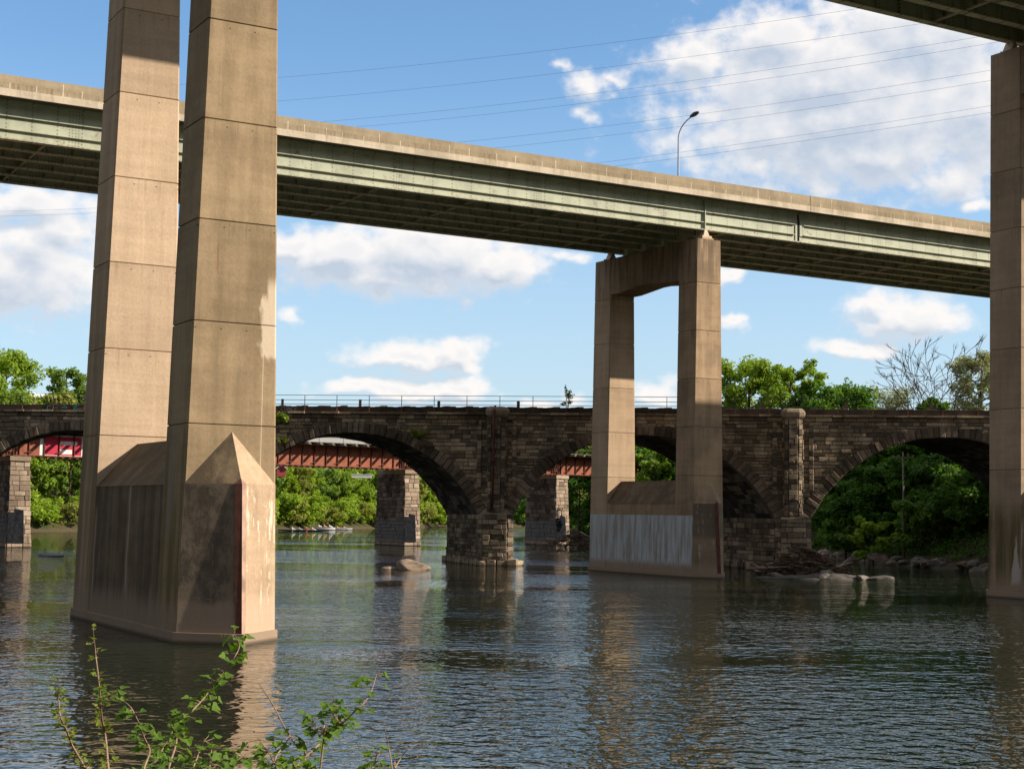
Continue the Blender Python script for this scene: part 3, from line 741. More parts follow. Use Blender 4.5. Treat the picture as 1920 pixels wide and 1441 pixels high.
for a, c, d, e_ in ((5.4, 11.2, 7.5, 11.6), (5.4, 10.2, 6.9, 10.7), (11, 11.0, 12.6, 11.5), (15.6, 10.9, 17, 11.4), (20, 10.3, 21.6, 10.9)):
    gp.box(G, (a, -.052, c), (d, -.043, e_), 1)
gp.build('graffiti', [M['g_red'], M['g_white']], ste)

# ------------------------------------------------------------------ terrain and water
RIV = np.array([(-60, 15), (-20, 11), (0, 9.5), (14, 11), (40, 12), (70, 14), (90, 45), (70, 85), (52, 108), (41, 132), (37, 146), (34.5, 166), (26, 182), (15, 215), (4, 300), (14, 380), (60, 450), (140, 500), (900, 560), (900, 640), (140, 580), (40, 540), (0, 495), (-18, 440), (-43, 352), (-82, 263), (-122, 190), (-170, 120), (-190, 60), (-100, 30)], float)
def sdist(X, Y):
    ins = np.zeros(X.shape, bool); dm = np.full(X.shape, 1e9); n = len(RIV)
    for i in range(n):
        x0, y0 = RIV[i]; x1, y1 = RIV[(i+1) % n]
        c = ((y0 > Y) != (y1 > Y)); xi = x0+(Y-y0)*(x1-x0)/((y1-y0) if y1 != y0 else 1e-9)
        ins ^= c & (X < xi)
        dx, dy = x1-x0, y1-y0; tt = np.clip(((X-x0)*dx+(Y-y0)*dy)/(dx*dx+dy*dy), 0, 1)
        dm = np.minimum(dm, np.hypot(X-x0-tt*dx, Y-y0-tt*dy))
    return np.where(ins, -dm, dm)
def ground_z(X, Y):
    X = np.asarray(X, float); Y = np.asarray(Y, float)
    d = sdist(X, Y)
    nz = .5*np.sin(X*.31+Y*.17)+.4*np.sin(X*.13-Y*.27)+.25*np.sin(X*.7+1.3*np.sin(Y*.5))
    up = np.where(d > 0, 2.4*(1-np.exp(-np.maximum(d, 0)/2.2)), 0)
    right = (X > 20) & (Y > 90) & (Y < 330)
    left = (Y > 110) & (X < 20) & ~right
    sl = np.where(right, .55, np.where(left, .30, .10)); cap_ = np.where(right, 10., np.where(left, 20., 5.))
    up = up + cap_*(1-np.exp(-np.maximum(d-2, 0)*sl/cap_)) + np.clip((d-60)*.05, 0, 7) + nz*np.clip(d/8, 0, 1)*.5
    hill = np.where(Y < 0, 58*(1-np.exp(-np.maximum(-Y-4, 0)/45.)), 0)+np.where((X < -70) & (Y < 110), 48*(1-np.exp(-np.maximum(-X-70, 0)/40.)), 0)  # unseen hills behind and left of camera, raised to cut low sky light
    up = up+np.minimum(hill, 60)*np.clip(d/10, 0, 1)
    return np.where(d > 0, up, np.maximum(-2.5, d*.35))
def axis(lo, hi, c0, c1, fine, coarse):
    a = list(np.arange(c0, c1, fine)); x = c0; l = []
    while x > lo: x -= coarse; l.append(x)
    x = c1; h = []
    while x < hi: h.append(x); x += coarse
    return np.array(l[::-1]+a+h)
ax = axis(-1500, 1500, -130, 90, 2.5, 40); ay = axis(-600, 1900, -10, 470, 3., 40)
XX, YY = np.meshgrid(ax, ay); ZZ = ground_z(XX, YY)
me = bpy.data.meshes.new('ground'); nx, ny = len(ax), len(ay)
idx = np.arange(nx*ny).reshape(ny, nx)
F = np.stack([idx[:-1, :-1], idx[:-1, 1:], idx[1:, 1:], idx[1:, :-1]], -1).reshape(-1, 4)
me.from_pydata(np.stack([XX, YY, ZZ], -1).reshape(-1, 3).tolist(), [], F.tolist())
m = NT('bank_soil'); p = m.pos(); a = m.noise(p, .35, 7., .6); z = m.n('SeparateXYZ', {0: p}, 2)
c = m.mix(m.sm(a, .4, .6), (.035, .05, .014), (.07, .055, .03)); c = m.mix(m.sm(z, .2, .9, .8, 0.), c, (.085, .065, .04))
me.materials.append(m.bsdf(c, .95, m.noise(p, 3., 6.), .3, .8, .1))
for q in me.polygons: q.use_smooth = True
gr = bpy.data.objects.new('ground', me); col.objects.link(gr); gr['kind'] = 'structure'

wm = MB(); wm.quad((-2500, -700, 0), (2500, -700, 0), (2500, 3000, 0), (-2500, 3000, 0))
m = NT('river_water'); p = m.pos()
w1 = m.noise(m.scaled(p, 1.15, 1.1, 1.), 1.65, 2., .45)
w2 = m.noise(m.scaled(p, 1.0, 1.7, 1.), .34, 2., .5)
w3 = m.noise(m.scaled(p, 1.0, 1.5, 1.), 3.4, 2., .5)
calm = m.sm(m.noise(m.scaled(p, .018, .045, 1.), 1., 4., .6), .38, .60, .25, 1.15)
hgt = m.m('MULTIPLY', m.m('ADD', m.m('ADD', m.m('MULTIPLY', w1, .078), m.m('MULTIPLY', w2, .045)), m.m('MULTIPLY', w3, .015)), calm)
base = m.mix(m.sm(m.noise(p, .03, 3.), .4, .6), (.007, .012, .005), (.013, .017, .007))
water_mat = m.bsdf(base, .012, hgt, 1., 1., .5, IOR=1.37)
wo = wm.build('water', [water_mat]); wo['kind'] = 'structure'

# ------------------------------------------------------------------ vegetation
def leafmat(name, c1, c2, trans=.45):
    m = NT(name); p = m.pos(); rnd = m.n('NewGeometry', out=8); oi = m.n('ObjectInfo', out=5)
    k = m.m('ADD', m.m('MULTIPLY', rnd, .65), m.m('MULTIPLY', oi, .35))
    c = m.mix(k, c1, c2)
    nd = m.t.nodes.new('ShaderNodeBsdfPrincipled'); m.set(nd.inputs['Base Color'], c); nd.inputs['Roughness'].default_value = .6; nd.inputs['Specular IOR Level'].default_value = .25
    tr = m.t.nodes.new('ShaderNodeBsdfTranslucent'); m.set(tr.inputs[0], m.mix(1., c, (1.25, 1.35, .6, 1), 'MULTIPLY'))
    mx = m.t.nodes.new('ShaderNodeMixShader'); mx.inputs[0].default_value = trans
    m.t.links.new(nd.outputs[0], mx.inputs[1]); m.t.links.new(tr.outputs[0], mx.inputs[2]); m.t.links.new(mx.outputs[0], m.out.inputs[0])
    return m.mat
LM = {'bright': leafmat('leaf_bright', (.16, .255, .015), (.27, .345, .03)), 'mid': leafmat('leaf_mid', (.125, .215, .016), (.23, .31, .04)),
      'olive': leafmat('leaf_olive', (.18, .205, .035), (.28, .28, .065)), 'dark': leafmat('leaf_dark', (.03, .088, .008), (.10, .185, .02)),
      'grey': leafmat('leaf_grey', (.24, .26, .12), (.34, .34, .18), .35), 'deep': leafmat('leaf_deep', (.065, .155, .012), (.13, .225, .018)),
      'shoot': leafmat('leaf_shoot', (.14, .18, .022), (.23, .24, .034)), 'fresh': leafmat('leaf_fresh', (.065, .135, .012), (.135, .215, .022)),
      'wood': leafmat('leaf_wood', (.095, .18, .025), (.17, .24, .04))}
BARK = simple('bark', (.07, .052, .038), .95, .4, 3., bump=.05)
BARKD = simple('bark_dark', (.055, .04, .03), .95, .4, 3., bump=.05)
def leafcloud(mesh_name, centers, rad, n, size, mat, up=.35, flat=1., seed=0, lobed=False):
    g = np.random.default_rng(seed); centers = np.asarray(centers, float); rad = np.broadcast_to(np.asarray(rad, float), (len(centers),))
    w = rad**2; ci = g.choice(len(centers), n, p=w/w.sum())
    d = g.normal(size=(n, 3)); d /= np.linalg.norm(d, axis=1, keepdims=True)
    rr = rad[ci]*np.power(g.random(n), .45)
    d2 = d*np.array([1, 1, flat]); pos = centers[ci]+d2*rr[:, None]
    nrm = d*.7+g.normal(size=(n, 3))*.55+np.array([0, 0, up]); nrm /= np.linalg.norm(nrm, axis=1, keepdims=True)
    a = np.cross(nrm, g.normal(size=(n, 3))); a /= np.linalg.norm(a, axis=1, keepdims=True); b = np.cross(nrm, a)
    s = size*(.55+.9*g.random(n))[:, None]; asp = .55
    v = np.stack([pos-a*s, pos-b*s*asp+nrm*s*.12, pos+a*s, pos+b*s*asp+nrm*s*.12], 1).reshape(-1, 3)
    me = bpy.data.meshes.new(mesh_name)
    me.vertices.add(4*n); me.vertices.foreach_set('co', v.astype(np.float32).ravel())
    me.loops.add(4*n); me.loops.foreach_set('vertex_index', np.arange(4*n, dtype=np.int32))
    me.polygons.add(n); me.polygons.foreach_set('loop_start', np.arange(0, 4*n, 4, dtype=np.int32)); me.polygons.foreach_set('loop_total', np.full(n, 4, np.int32))
    me.materials.append(mat); me.update(calc_edges=True); me.validate()
    return me
def skeleton(seed, H, W, base=.25, nl=11, lean=.0, up=.5, droop=0., sub=5, spread=1.):
    """trunk, limbs and twigs of one tree; returns tubes and twig tips"""
    g = random.Random(seed); tubes = []; tips = []
    tr = [np.array([0, 0, -.8])]; n = 8; k1, k2 = g.uniform(-.04, .04)*H, g.uniform(-.04, .04)*H
    for i in range(1, n+1):
        f = i/n; tr.append(np.array([k1*math.sin(f*3)+lean*H*f*f, k2*math.sin(f*2.2+1), f*H*.82]))
    r0 = .022*H+.05
    tubes.append((tr, [r0*(1-.85*i/n) for i in range(n+1)]))
    tips.append((tr[-1], .14))
    for i in range(nl):
        f = base+(0.97-base)*(i+.5)/nl; x = f*n; j = min(int(x), n-1); p0 = tr[j]+(tr[j+1]-tr[j])*(x-j)
        a = i*2.4+g.uniform(-.5, .5); xx_ = (f-base)/(1-base); prof = math.sqrt(max(.05, 1-((xx_-.42)/.62)**2))
        L = W*.5*prof*g.uniform(.7, 1.15)*spread
        d = np.array([math.cos(a), math.sin(a), up*g.uniform(.4, 1.2)]); d /= np.linalg.norm(d)
        pts = [p0]
        for q in range(1, 6):
            fq = q/5; pts.append(p0+d*L*fq+np.array([g.uniform(-.05, .05)*L, g.uniform(-.05, .05)*L, (up*.25-droop)*L*fq*fq]))
        rr = r0*(1-.8*f)*.5+.02
        tubes.append((pts, [rr*(1-.8*q/5) for q in range(6)])); tips.append((pts[-1], .13)); tips.append((pts[3], .10))
        for s in range(sub):
            q = g.uniform(.35, .98)*5; j = min(int(q), 4); p1 = pts[j]+(pts[j+1]-pts[j])*(q-j)
            aa = a+g.choice([-1, 1])*g.uniform(.4, 1.3); l2 = L*g.uniform(.22, .45)
            dd = np.array([math.cos(aa), math.sin(aa), g.uniform(.0, .9)*up-droop*.6]); dd /= np.linalg.norm(dd)
            p2 = p1+dd*l2; mid = (p1+p2)/2+np.array([0, 0, .06*l2])
            tubes.append(([p1, mid, p2], [rr*.4, rr*.26, rr*.12])); tips.append((p2, .10)); 
    return tubes, tips
def tree_proto(name, seed, H, W, mat, nleaf, lsize, base=.25, nl=11, sub=5, up=.5, droop=0., crad=1., bark=None, flat=.8, spread=1., lean=0., keepf=1.):
    tubes, tips = skeleton(seed, H, W, base, nl, lean, up, droop, sub, spread)
    zm = max(q[0][2]+q[1]*W*crad*flat*.8 for q in tips); rm = np.percentile([math.hypot(q[0][0], q[0][1])+q[1]*W*crad*.7 for q in tips], 88)
    kz, kr = H/zm, W*.5/rm
    tubes = [([np.array([q[0]*kr, q[1]*kr, q[2]*kz if q[2] > 0 else q[2]]) for q in pts], rad) for pts, rad in tubes]
    tips = [(np.array([q[0][0]*kr, q[0][1]*kr, q[0][2]*kz]), q[1]) for q in tips]
    mb = MB()
    for pts, rad in tubes: mb.tube(pts, rad, 5)
    o = bpy.data.objects.new(name, None); col.objects.link(o)
    mb.build('trunk', [bark or BARK], o)
    if nleaf:
        g = random.Random(seed+5)
        tp = [q for q in tips if g.random() < keepf]
        me = leafcloud('crown', [q[0] for q in tp], [q[1]*W*crad*g.uniform(.7, 1.25) for q in tp], nleaf, lsize, mat, .35, flat, seed)
        c = bpy.data.objects.new('crown', me); col.objects.link(c); c.parent = o
    return o
used = {}
def place(proto, x, y, label, cat='tree', group=None, rz=0., s=1., z=None, sz=None):
    o = proto if proto.name not in used else copy_tree(proto)
    used.setdefault(proto.name, 0); used[proto.name] += 1
    zz = float(ground_z(np.array([x]), np.array([y]))[0])-.1 if z is None else z
    o.location = (x, y, zz); o.rotation_euler = (0, 0, rz); o.scale = (s, s, sz or s)
    for k_ in ('label', 'category', 'group'):
        if k_ in o: del o[k_]
    return tag(o, label, cat, group)
def pxy(px, D): return ((px-957)/2869*D, D)
def topz(px, py, D): return ((946.6+.01402*px)-py)/2869*D+4.5

# right bank trees above the viaduct
def solo(name, px, py, D, W, mat, label, seed, nleaf=9000, ls=.26, base_z=None, **kw):
    x, y = pxy(px, D); zt = topz(px, py, D); zb = float(ground_z(np.array([x]), np.array([y]))[0])
    H = (zt-zb)
    return place(tree_proto(name, seed, H*1.0, W, mat, nleaf, ls, **kw), x, y, label, 'tree')
solo('maple_tree', 1404, 664, 190, 9.2, LM['bright'], 'bright green full-crowned tree just right of the middle concrete pier', 11, 20000, .21, base=.25, nl=20, sub=9, up=.6, crad=1.1)
solo('maple_tree', 1482, 670, 186, 8.0, LM['bright'], 'open bright green tree with sky between its branches, beside the full-crowned tree', 12, 8500, .20, base=.3, nl=15, sub=8, up=.7, crad=.75, keepf=.8)
solo('drooping_tree', 1530, 700, 183, 8.6, LM['deep'], 'deep green tree with drooping sprays, left of its drooping twin, above the viaduct rail', 13, 15000, .22, base=.3, nl=20, sub=8, up=.25, droop=.35, crad=1.15, flat=1.1)
solo('drooping_tree', 1592, 702, 185, 8.2, LM['deep'], 'deep green tree with drooping sprays, nearer the pale grey tree, above the viaduct rail', 14, 15000, .22, base=.3, nl=20, sub=8, up=.25, droop=.35, crad=1.15, flat=1.1)
solo('budding_tree', 1665, 712, 192, 9.2, LM['grey'], 'thin pale grey-green tree just coming into leaf between drooping and bare trees', 15, 9000, .12, base=.2, nl=24, sub=11, up=.7, crad=.95)
solo('budding_tree', 1842, 645, 190, 8.0, LM['grey'], 'tall grey-green tree half hidden by the right-hand concrete pier', 16, 17000, .15, base=.2, nl=24, sub=10, up=.7, crad=1.0)
x, y = pxy(1750, 180); zt = topz(1750, 655, 180); zb = float(ground_z(np.array([x]), np.array([y]))[0])
tb, tp = skeleton(33, (zt-zb)*.75, 17, .36, 13, 0, 1.5, 0, 9)
mb = MB(); g = random.Random(3)
for pts, rad in tb: mb.tube(pts, [max(.03, q*.7) for q in rad], 5)
for pts, rad in tb[1:]:
    p_ = pts[-1]; d0 = pts[-1]-pts[-2]; d0 = d0/(np.linalg.norm(d0)+1e-9)
    for _k in range(3):
        d = d0+np.array([g.uniform(-.45, .45), g.uniform(-.45, .45), g.uniform(.0, .5)]); d = d/np.linalg.norm(d); L_ = g.uniform(.6, 1.5)
        e1 = p_+d*L_*.5; e2 = e1+(d+np.array([g.uniform(-.3, .3), g.uniform(-.3, .3), .25]))*L_*.5
        mb.tube([p_-d0*.02, e1, e2], [.027, .02, .011], 4)
        mb.tube([e1, e1+(d+np.array([g.uniform(-.8, .8), g.uniform(-.8, .8), .3]))*L_*.35], [.022, .012], 4)
o = thing('bare_tree', 'bare dark branching tree with no leaves against the sky near right pier', 'tree', (x, y, zb-.2))
mb.v = [tuple(np.array(q)+np.array([x, y, zb-.2])) for q in mb.v]
mb.build('trunk', [BARKD], o)
solo('leafy_bush', 1752, 742, 178, 4.5, LM['deep'], 'small round green tree showing over the rail beneath the bare tree', 17, 3000, .24, base=.5, nl=8, sub=5)
solo('leafy_tree', 1230, 842, 205, 6.0, LM['mid'], 'round green tree framed under the arch between the middle pier columns', 18, 6500, .24, base=.12, nl=11, sub=6, crad=.95)
solo('leafy_tree', 1085, 875, 240, 9.0, LM['dark'], 'dark green tree beyond the driftwood left of the middle concrete pier', 19, 6500, .3, base=.08, nl=12, sub=6, crad=1.)
solo('leafy_bush', 1396, 880, 186, 4.5, LM['mid'], 'dim green upright bush between the middle concrete pier and stone pier', 20, 4000, .22, base=.1, nl=9, sub=5)
solo('leafy_bush', 1402, 990, 183, 4.0, LM['bright'], 'low sunlit bush on the shore right of the middle concrete pier', 21, 3500, .2, base=.05, nl=8, sub=5)

# far left bank
protoA = tree_proto('bank_tree', 41, 14, 11, LM['bright'], 6500, .36, base=.08, nl=13, sub=6, crad=.95)
protoB = tree_proto('bank_tree', 42, 13, 12, LM['mid'], 6500, .36, base=.06, nl=13, sub=6, crad=.95)
protoC = tree_proto('bank_tree', 43, 14, 11, LM['olive'], 4200, .32, base=.1, nl=13, sub=7, crad=.85)
protoD = tree_proto('bank_bush', 44, 6, 9, LM['bright'], 4500, .3, base=.02, nl=11, sub=5, crad=1.1)
protoE = tree_proto('bank_bush', 45, 5.5, 9, LM['olive'], 3600, .28, base=.02, nl=11, sub=6, crad=1.)
protoF = tree_proto('bank_tree', 46, 14, 10, LM['wood'], 5500, .36, base=.06, nl=12, sub=6, crad=.95)
PR = {'bright': protoA, 'mid': protoB, 'olive': protoC, 'dark': protoF}
LB = np.array([(-170, 120), (-122, 190), (-82, 263), (-43, 352), (-18, 440), (0, 495), (40, 540), (140, 580)], float)
def along(q):
    seg = np.linalg.norm(np.diff(LB, axis=0), axis=1); cum = np.concatenate([[0], np.cumsum(seg)]); q = np.clip(q, 0, cum[-1]-.01)
    i = int(np.searchsorted(cum, q, 'right')-1); d = (LB[i+1]-LB[i])/seg[i]; return LB[i]+d*(q-cum[i]), np.array([-d[1], d[0]])
g = random.Random(21)
q = 118.; i = 0
while q < 640:
    p_, nn = along(q)
    pr = [protoD, protoE, protoD][i % 3]
    a = p_+nn*(1.+g.uniform(0, 1.2)); nm_ = 'olive' if pr is protoE else 'bright green'
    place(pr, a[0], a[1], f'{nm_} bush in the low row at the waterline of the far left bank', 'bush', 'bushes along the far waterline', g.uniform(0, 6), g.uniform(.75, 1.15))
    kind = g.choice(['bright', 'mid', 'olive', 'bright', 'olive', 'dark'])
    a = p_+nn*(8+g.uniform(-1, 3)); lab = {'bright': 'yellow-green', 'mid': 'mid green', 'olive': 'olive brown half-leafed', 'dark': 'darker green'}[kind]
    tall = q > 395
    s_ = g.uniform(.7, .98)
    place(PR[kind], a[0], a[1], f'{lab} tree in the dense front row on the far left bank', 'tree', 'trees along the far left bank', g.uniform(0, 6), s_)
    if i % 2 == 0 or q < 330:
        kind = g.choice(['mid', 'olive', 'bright']); a = p_+nn*(20+g.uniform(-2, 5)); lab = {'bright': 'yellow-green', 'mid': 'mid green', 'olive': 'olive brown half-leafed'}[kind]
        place(PR[kind], a[0], a[1], f'{lab} tree in the second row up the far left bank', 'tree', 'trees up the far left bank', g.uniform(0, 6), g.uniform(.55, .75))
    q += g.uniform(5.2, 6.8) if q < 420 else g.uniform(9, 13); i += 1
def hilltree(px, py, D, W, mat, label, seed, **kw):
    x, y = pxy(px, D); zt = topz(px, py, D); zb = float(ground_z(np.array([x]), np.array([y]))[0])
    place(tree_proto('hill_tree', seed, zt-zb, W, mat, kw.pop('nleaf', 8000), kw.pop('ls', .36), **kw), x, y, label, 'tree')
hilltree(8, 652, 290, 17, LM['bright'], 'large yellow-green tree at the far left edge above the viaduct', 51, base=.1, nl=19, sub=8, nleaf=17000, ls=.32, crad=1.05)
hilltree(-30, 690, 275, 15, LM['mid'], 'green tree cut by the left edge of the view, above the viaduct', 52, base=.1, nl=12, sub=6)
hilltree(118, 687, 315, 11, LM['wood'], 'rounded blue-green tree on the skyline beside the white gabled house', 53, base=.2, nl=19, sub=8, nleaf=11000, ls=.30, crad=.9)
hilltree(152, 715, 318, 8, LM['wood'], 'narrow green tree half hidden by the near left pier', 54, base=.2, nl=16, sub=7, nleaf=8000, ls=.30, crad=1.)
hilltree(95, 735, 300, 12, LM['olive'], 'olive tree low behind the viaduct railing at left', 55, base=.1, nl=12, sub=6)
hilltree(20, 735, 280, 12, LM['olive'], 'olive tree below the large yellow-green tree at far left', 56, base=.1, nl=12, sub=6)
hilltree(725, 826, 420, 14, LM['olive'], 'tawny tree above the steel girder through the stone arch', 57, base=.1, nl=13, sub=7)
hilltree(770, 836, 405, 12, LM['olive'], 'olive tree at the right end of the steel girder under the arch', 58, base=.1, nl=12, sub=7)
# wooded hill seen through the middle arch
g = random.Random(9)
for i, (px, py, D) in enumerate([(1060, 838, 430), (1100, 828, 450), (1150, 820, 455), (1195, 815, 450), (1235, 815, 445), (1270, 820, 440), (1010, 850, 420)]):
    x, y = pxy(px, D); zb = float(ground_z(np.array([x]), np.array([y]))[0]); zt = topz(px, py, D)
    place(PR['olive'], x, y, 'olive tree on the wooded hill seen through the middle arch', 'tree', 'trees on the far hill', g.uniform(0, 6), 1.05, None, max(.7, (zt-zb)/14.))

# right bank slope under the last arch
protoG = tree_proto('slope_shrub', 61, 5.0, 7.5, LM['dark'], 5200, .22, base=.02, nl=11, sub=6, crad=1.1)
protoH = tree_proto('slope_shrub', 62, 6.5, 6.5, LM['dark'], 5200, .22, base=.03, nl=11, sub=6, crad=1.05, droop=.1)
protoI = tree_proto('slope_shrub', 63, 5.0, 6.0, LM['fresh'], 3800, .22, base=.04, nl=10, sub=6, crad=.9)
protoJ = tree_proto('slope_tree', 64, 11., 9, LM['dark'], 7500, .24, base=.08, nl=13, sub=6, crad=1.)
g = random.Random(5); n_ = 0
RB = [(33, 172), (35.5, 160), (38, 148), (41, 140.5), (45, 140.5), (43, 140.5)]
for row, (off, pr, lab) in enumerate(((1.4, protoI, 'light green shrub low on the shaded slope'), (4, protoG, 'dark green mounded shrub on the shaded slope'), (9, protoH, 'dark green bushy shrub on the shaded slope'))):
    for (x, y) in RB:
        for k_ in range(2):
            xx, yy = x+off*.98+g.uniform(-2, 2), y+off*.25+g.uniform(-4, 4)
            if yy < 141: yy = 141+g.uniform(0, 4)
            if row == 0 and k_ == 1: continue
            place(pr, xx, yy, lab+' behind the last arch', 'shrub', lab.split(' on ')[0].split(' low')[0]+'s on the right slope', g.uniform(0, 6), g.uniform(.75, 1.15))
for i, (px, py, D) in enumerate([(1545, 800, 205), (1575, 790, 190), (1605, 795, 178), (1640, 800, 170), (1668, 785, 188), (1700, 800, 166), (1735, 790, 175), (1765, 800, 163), (1800, 790, 170), (1830, 795, 160), (1860, 790, 168), (1590, 850, 172), (1630, 860, 160), (1680, 850, 156), (1725, 855, 153), (1775, 850, 152), (1825, 850, 150), (1860, 860, 149)]):
    x, y = pxy(px, D); zb = float(ground_z(np.array([x]), np.array([y]))[0]); zt = topz(px, py, D); h_ = max(3., zt-zb)
    place(protoJ, x, y, 'dark green leafy tree filling the shaded slope behind the last arch', 'tree', 'dark trees on the right slope', g.uniform(0, 6), max(.6, min(1.1, h_/9.)), None, h_/11.)
for (x, y, s_) in ((40.5, 141, .6), (41.5, 144, .65), (43.5, 148, .8), (39, 140, .5), (38, 147, .55), (29, 184, 1.), (27.5, 190, 1.1), (24, 198, 1.1), (31, 178, .8), (12, 236, .9), (9, 246, 1.), (6, 262, 1.), (3, 284, 1.1), (1, 300, 1.2), (4, 275, .95), (21, 206, 1.2), (17, 222, 1.3), (14, 236, 1.3), (12, 250, 1.4), (10, 268, 1.5)):
    place(protoJ if s_ > 1.05 else protoG, x+4, y+2, 'dark green growth on the right shore beyond the viaduct', 'tree', 'growth on the far right shore', g.uniform(0, 6), s_)
solo('leafy_bush', 1632, 965, 150, 5.0, LM['bright'], 'bright yellow-green bush standing out low on the dark slope', 22, 2600, .2, base=.05, nl=10, sub=5, crad=.7)  # lighter leaf colour stands in for sun on this bush
solo('leafy_bush', 1778, 905, 153, 4.5, LM['deep'], 'fresh green bush standing out higher on the dark slope, nearer the right pier', 23, 2600, .2, base=.3, nl=10, sub=5, crad=.7)  # leaves lighter than the slope's, painted in place of sunlight
# creeping ground cover on the slopes (nobody could count it)
gx = rng.uniform(20, 75, 30000); gy = rng.uniform(124, 235, 30000)
dd = sdist(gx, gy); kk = (dd > .9) & (dd < 38) & ((gy > 139.5) | (gx < 45.6)); gx, gy = gx[kk], gy[kk]; gz = ground_z(gx, gy)
me = leafcloud('ground_cover', np.stack([gx, gy, gz+.25], -1), .75, 90000, .20, LM['dark'], .8, .5, 71)
o = bpy.data.objects.new('ground_cover', me); col.objects.link(o); tag(o, 'dark green creeper covering the shaded right slope', 'ground cover', kind='stuff')
gx = rng.uniform(-175, 60, 60000); gy = rng.uniform(180, 560, 60000); dd = sdist(gx, gy); kk = (dd > .8) & (dd < 45) & (gx < gy*.2-50); gx, gy = gx[kk], gy[kk]; gz = ground_z(gx, gy)
me = leafcloud('undergrowth', np.stack([gx, gy, gz+.4], -1), 1.3, 42000, .34, LM['mid'], .6, .6, 72)
o = bpy.data.objects.new('undergrowth', me); col.objects.link(o); tag(o, 'green undergrowth between the trees of the far left bank', 'undergrowth', kind='stuff')

# plants growing on the stonework
def tuft(name, c, n, spread, size, mat, label, cat, hgt=1., seed=0, stemmat=None):
    g = random.Random(seed); o = thing(name, label, cat, c); c = np.array(c); mb = MB(); ct = []
    for i in range(n):
        a = g.uniform(0, 2*PI); l = g.uniform(.5, 1.)*spread
        tip = c+np.array([math.cos(a)*l, -abs(math.sin(a))*l*.8, g.uniform(.2, 1.)*hgt]); mid = (c+tip)/2+np.array([0, -.1, .15*hgt])
        mb.tube([c+np.array([0, .15, 0]), mid, tip], [.02, .014, .006], 4); ct += [mid, tip, (mid+tip)/2]
    mb.build('stem', [BARK], o)
    me = leafcloud('leaves', np.array(ct)-c, .28*spread, 60*n, size, mat, .4, .9, seed); q = bpy.data.objects.new('leaves', me); col.objects.link(q); q.parent = o
tuft('fern', S(-7.9, -.25, 10.6), 12, .8, .09, LM['shoot'], 'yellow-green fern tuft growing from the arch ring of the viaduct', 'plant', .9, 81)
tuft('dry_tuft', S(-7.4, -.3, 10.1), 16, .8, .05, leafmat('dry_stems', (.12, .085, .05), (.2, .15, .09), .1), 'brown dry tuft hanging below the fern on the arch ring', 'plant', .1, 82)
tuft('ivy', S(-19.9, -.35, 11.9), 10, .75, .10, LM['bright'], 'bright green creeper on the viaduct just right of the near pier', 'plant', .9, 83)
tuft('ivy', S(-20.0, -.35, 10.2), 8, .6, .09, LM['shoot'], 'lower small creeper on the arch ring beside the near pier', 'plant', .5, 84)
tuft('sapling', S(4.7, 1.2, 13.3), 6, .75, .085, LM['shoot'], 'thin sapling growing on top of the viaduct left of the middle pier', 'plant', 2.2, 85)

# ------------------------------------------------------------------ rocks and driftwood
def rock_mesh(name, seed, sx, sy, sz, mat, sub=3):
    g = np.random.default_rng(seed)
    import bmesh
    bm = bmesh.new(); bmesh.ops.create_icosphere(bm, subdivisions=sub, radius=1.)
    k = g.normal(size=(7, 3))*1.3; ph = g.random(7)*6; am = g.random(7)*.10
    pl = g.normal(size=(16, 3)); pl /= np.linalg.norm(pl, axis=1, keepdims=True); pd = .62+g.random(16)*.26
    for v in bm.verts:
        p_ = np.array(v.co)
        for q_, dd_ in zip(pl, pd):
            t_ = p_ @ q_
            if t_ > dd_: p_ = p_-q_*(t_-dd_)*.97
        p_ = p_*1.22*(1+.45*sum(am*np.sin(k @ p_*1.6+ph)))
        v.co = Vector((p_*np.array([sx, sy, sz])).tolist())
    me = bpy.data.meshes.new(name); bm.to_mesh(me); bm.free(); me.materials.append(mat)
    for q_ in me.polygons: q_.use_smooth = sub > 2
    return me
ROCK = simple('pale_rock', (.20, .15, .105), .9, .5, 1.6, bump=.08); ROCKG = simple('grey_rock', (.135, .115, .095), .9, .5, 1.6, bump=.08); ROCKD = simple('wet_dark_rock', (.05, .05, .05), .5, .4, 1.6)
def rock(name, loc, dims, mat, label, seed, group=None, rz=0.):
    o = bpy.data.objects.new(name, rock_mesh(name, seed, *dims, mat)); col.objects.link(o); o.location = loc; o.rotation_euler = (0, 0, rz)
    return tag(o, label, 'rock', group)
rock('boulder', (-7.5, 118.5, .1), (1.35, 1.3, .62), ROCK, 'pale rounded boulder in midstream before the stone pier', 1)
rock('boulder', (-9.2, 118.4, .0), (.7, .5, .28), ROCK, 'low pale stone just left of the midstream boulder', 2)
rock('boulder', (-41, 137.5, -.05), (1.3, 1.0, .32), ROCKD, 'flat dark wet rock in the water at far left', 3)
SLAB = simple('dark_slab_rock', (.072, .061, .05), .85, .6, 2.4, bump=.1)
rock('rock_slab', (21.6, 113.0, -.1), (3.6, 1.5, .34), SLAB, 'long low grey slab in the water below the driftwood heap', 4)
rock('rock_slab', (24.2, 112.4, .0), (2.2, 1.4, .42), SLAB, 'humped grey rock slab right of the long low slab', 25)
rock('rock_slab', (26.7, 111.3, -.05), (1.15, .8, .36), SLAB, 'small low rock at the right end of the slabs', 26)
g = random.Random(14); rm = [rock_mesh('shore_rock', 30+i, 1, 1, .8, ROCKG if i % 3 else ROCK, 2) for i in range(6)]
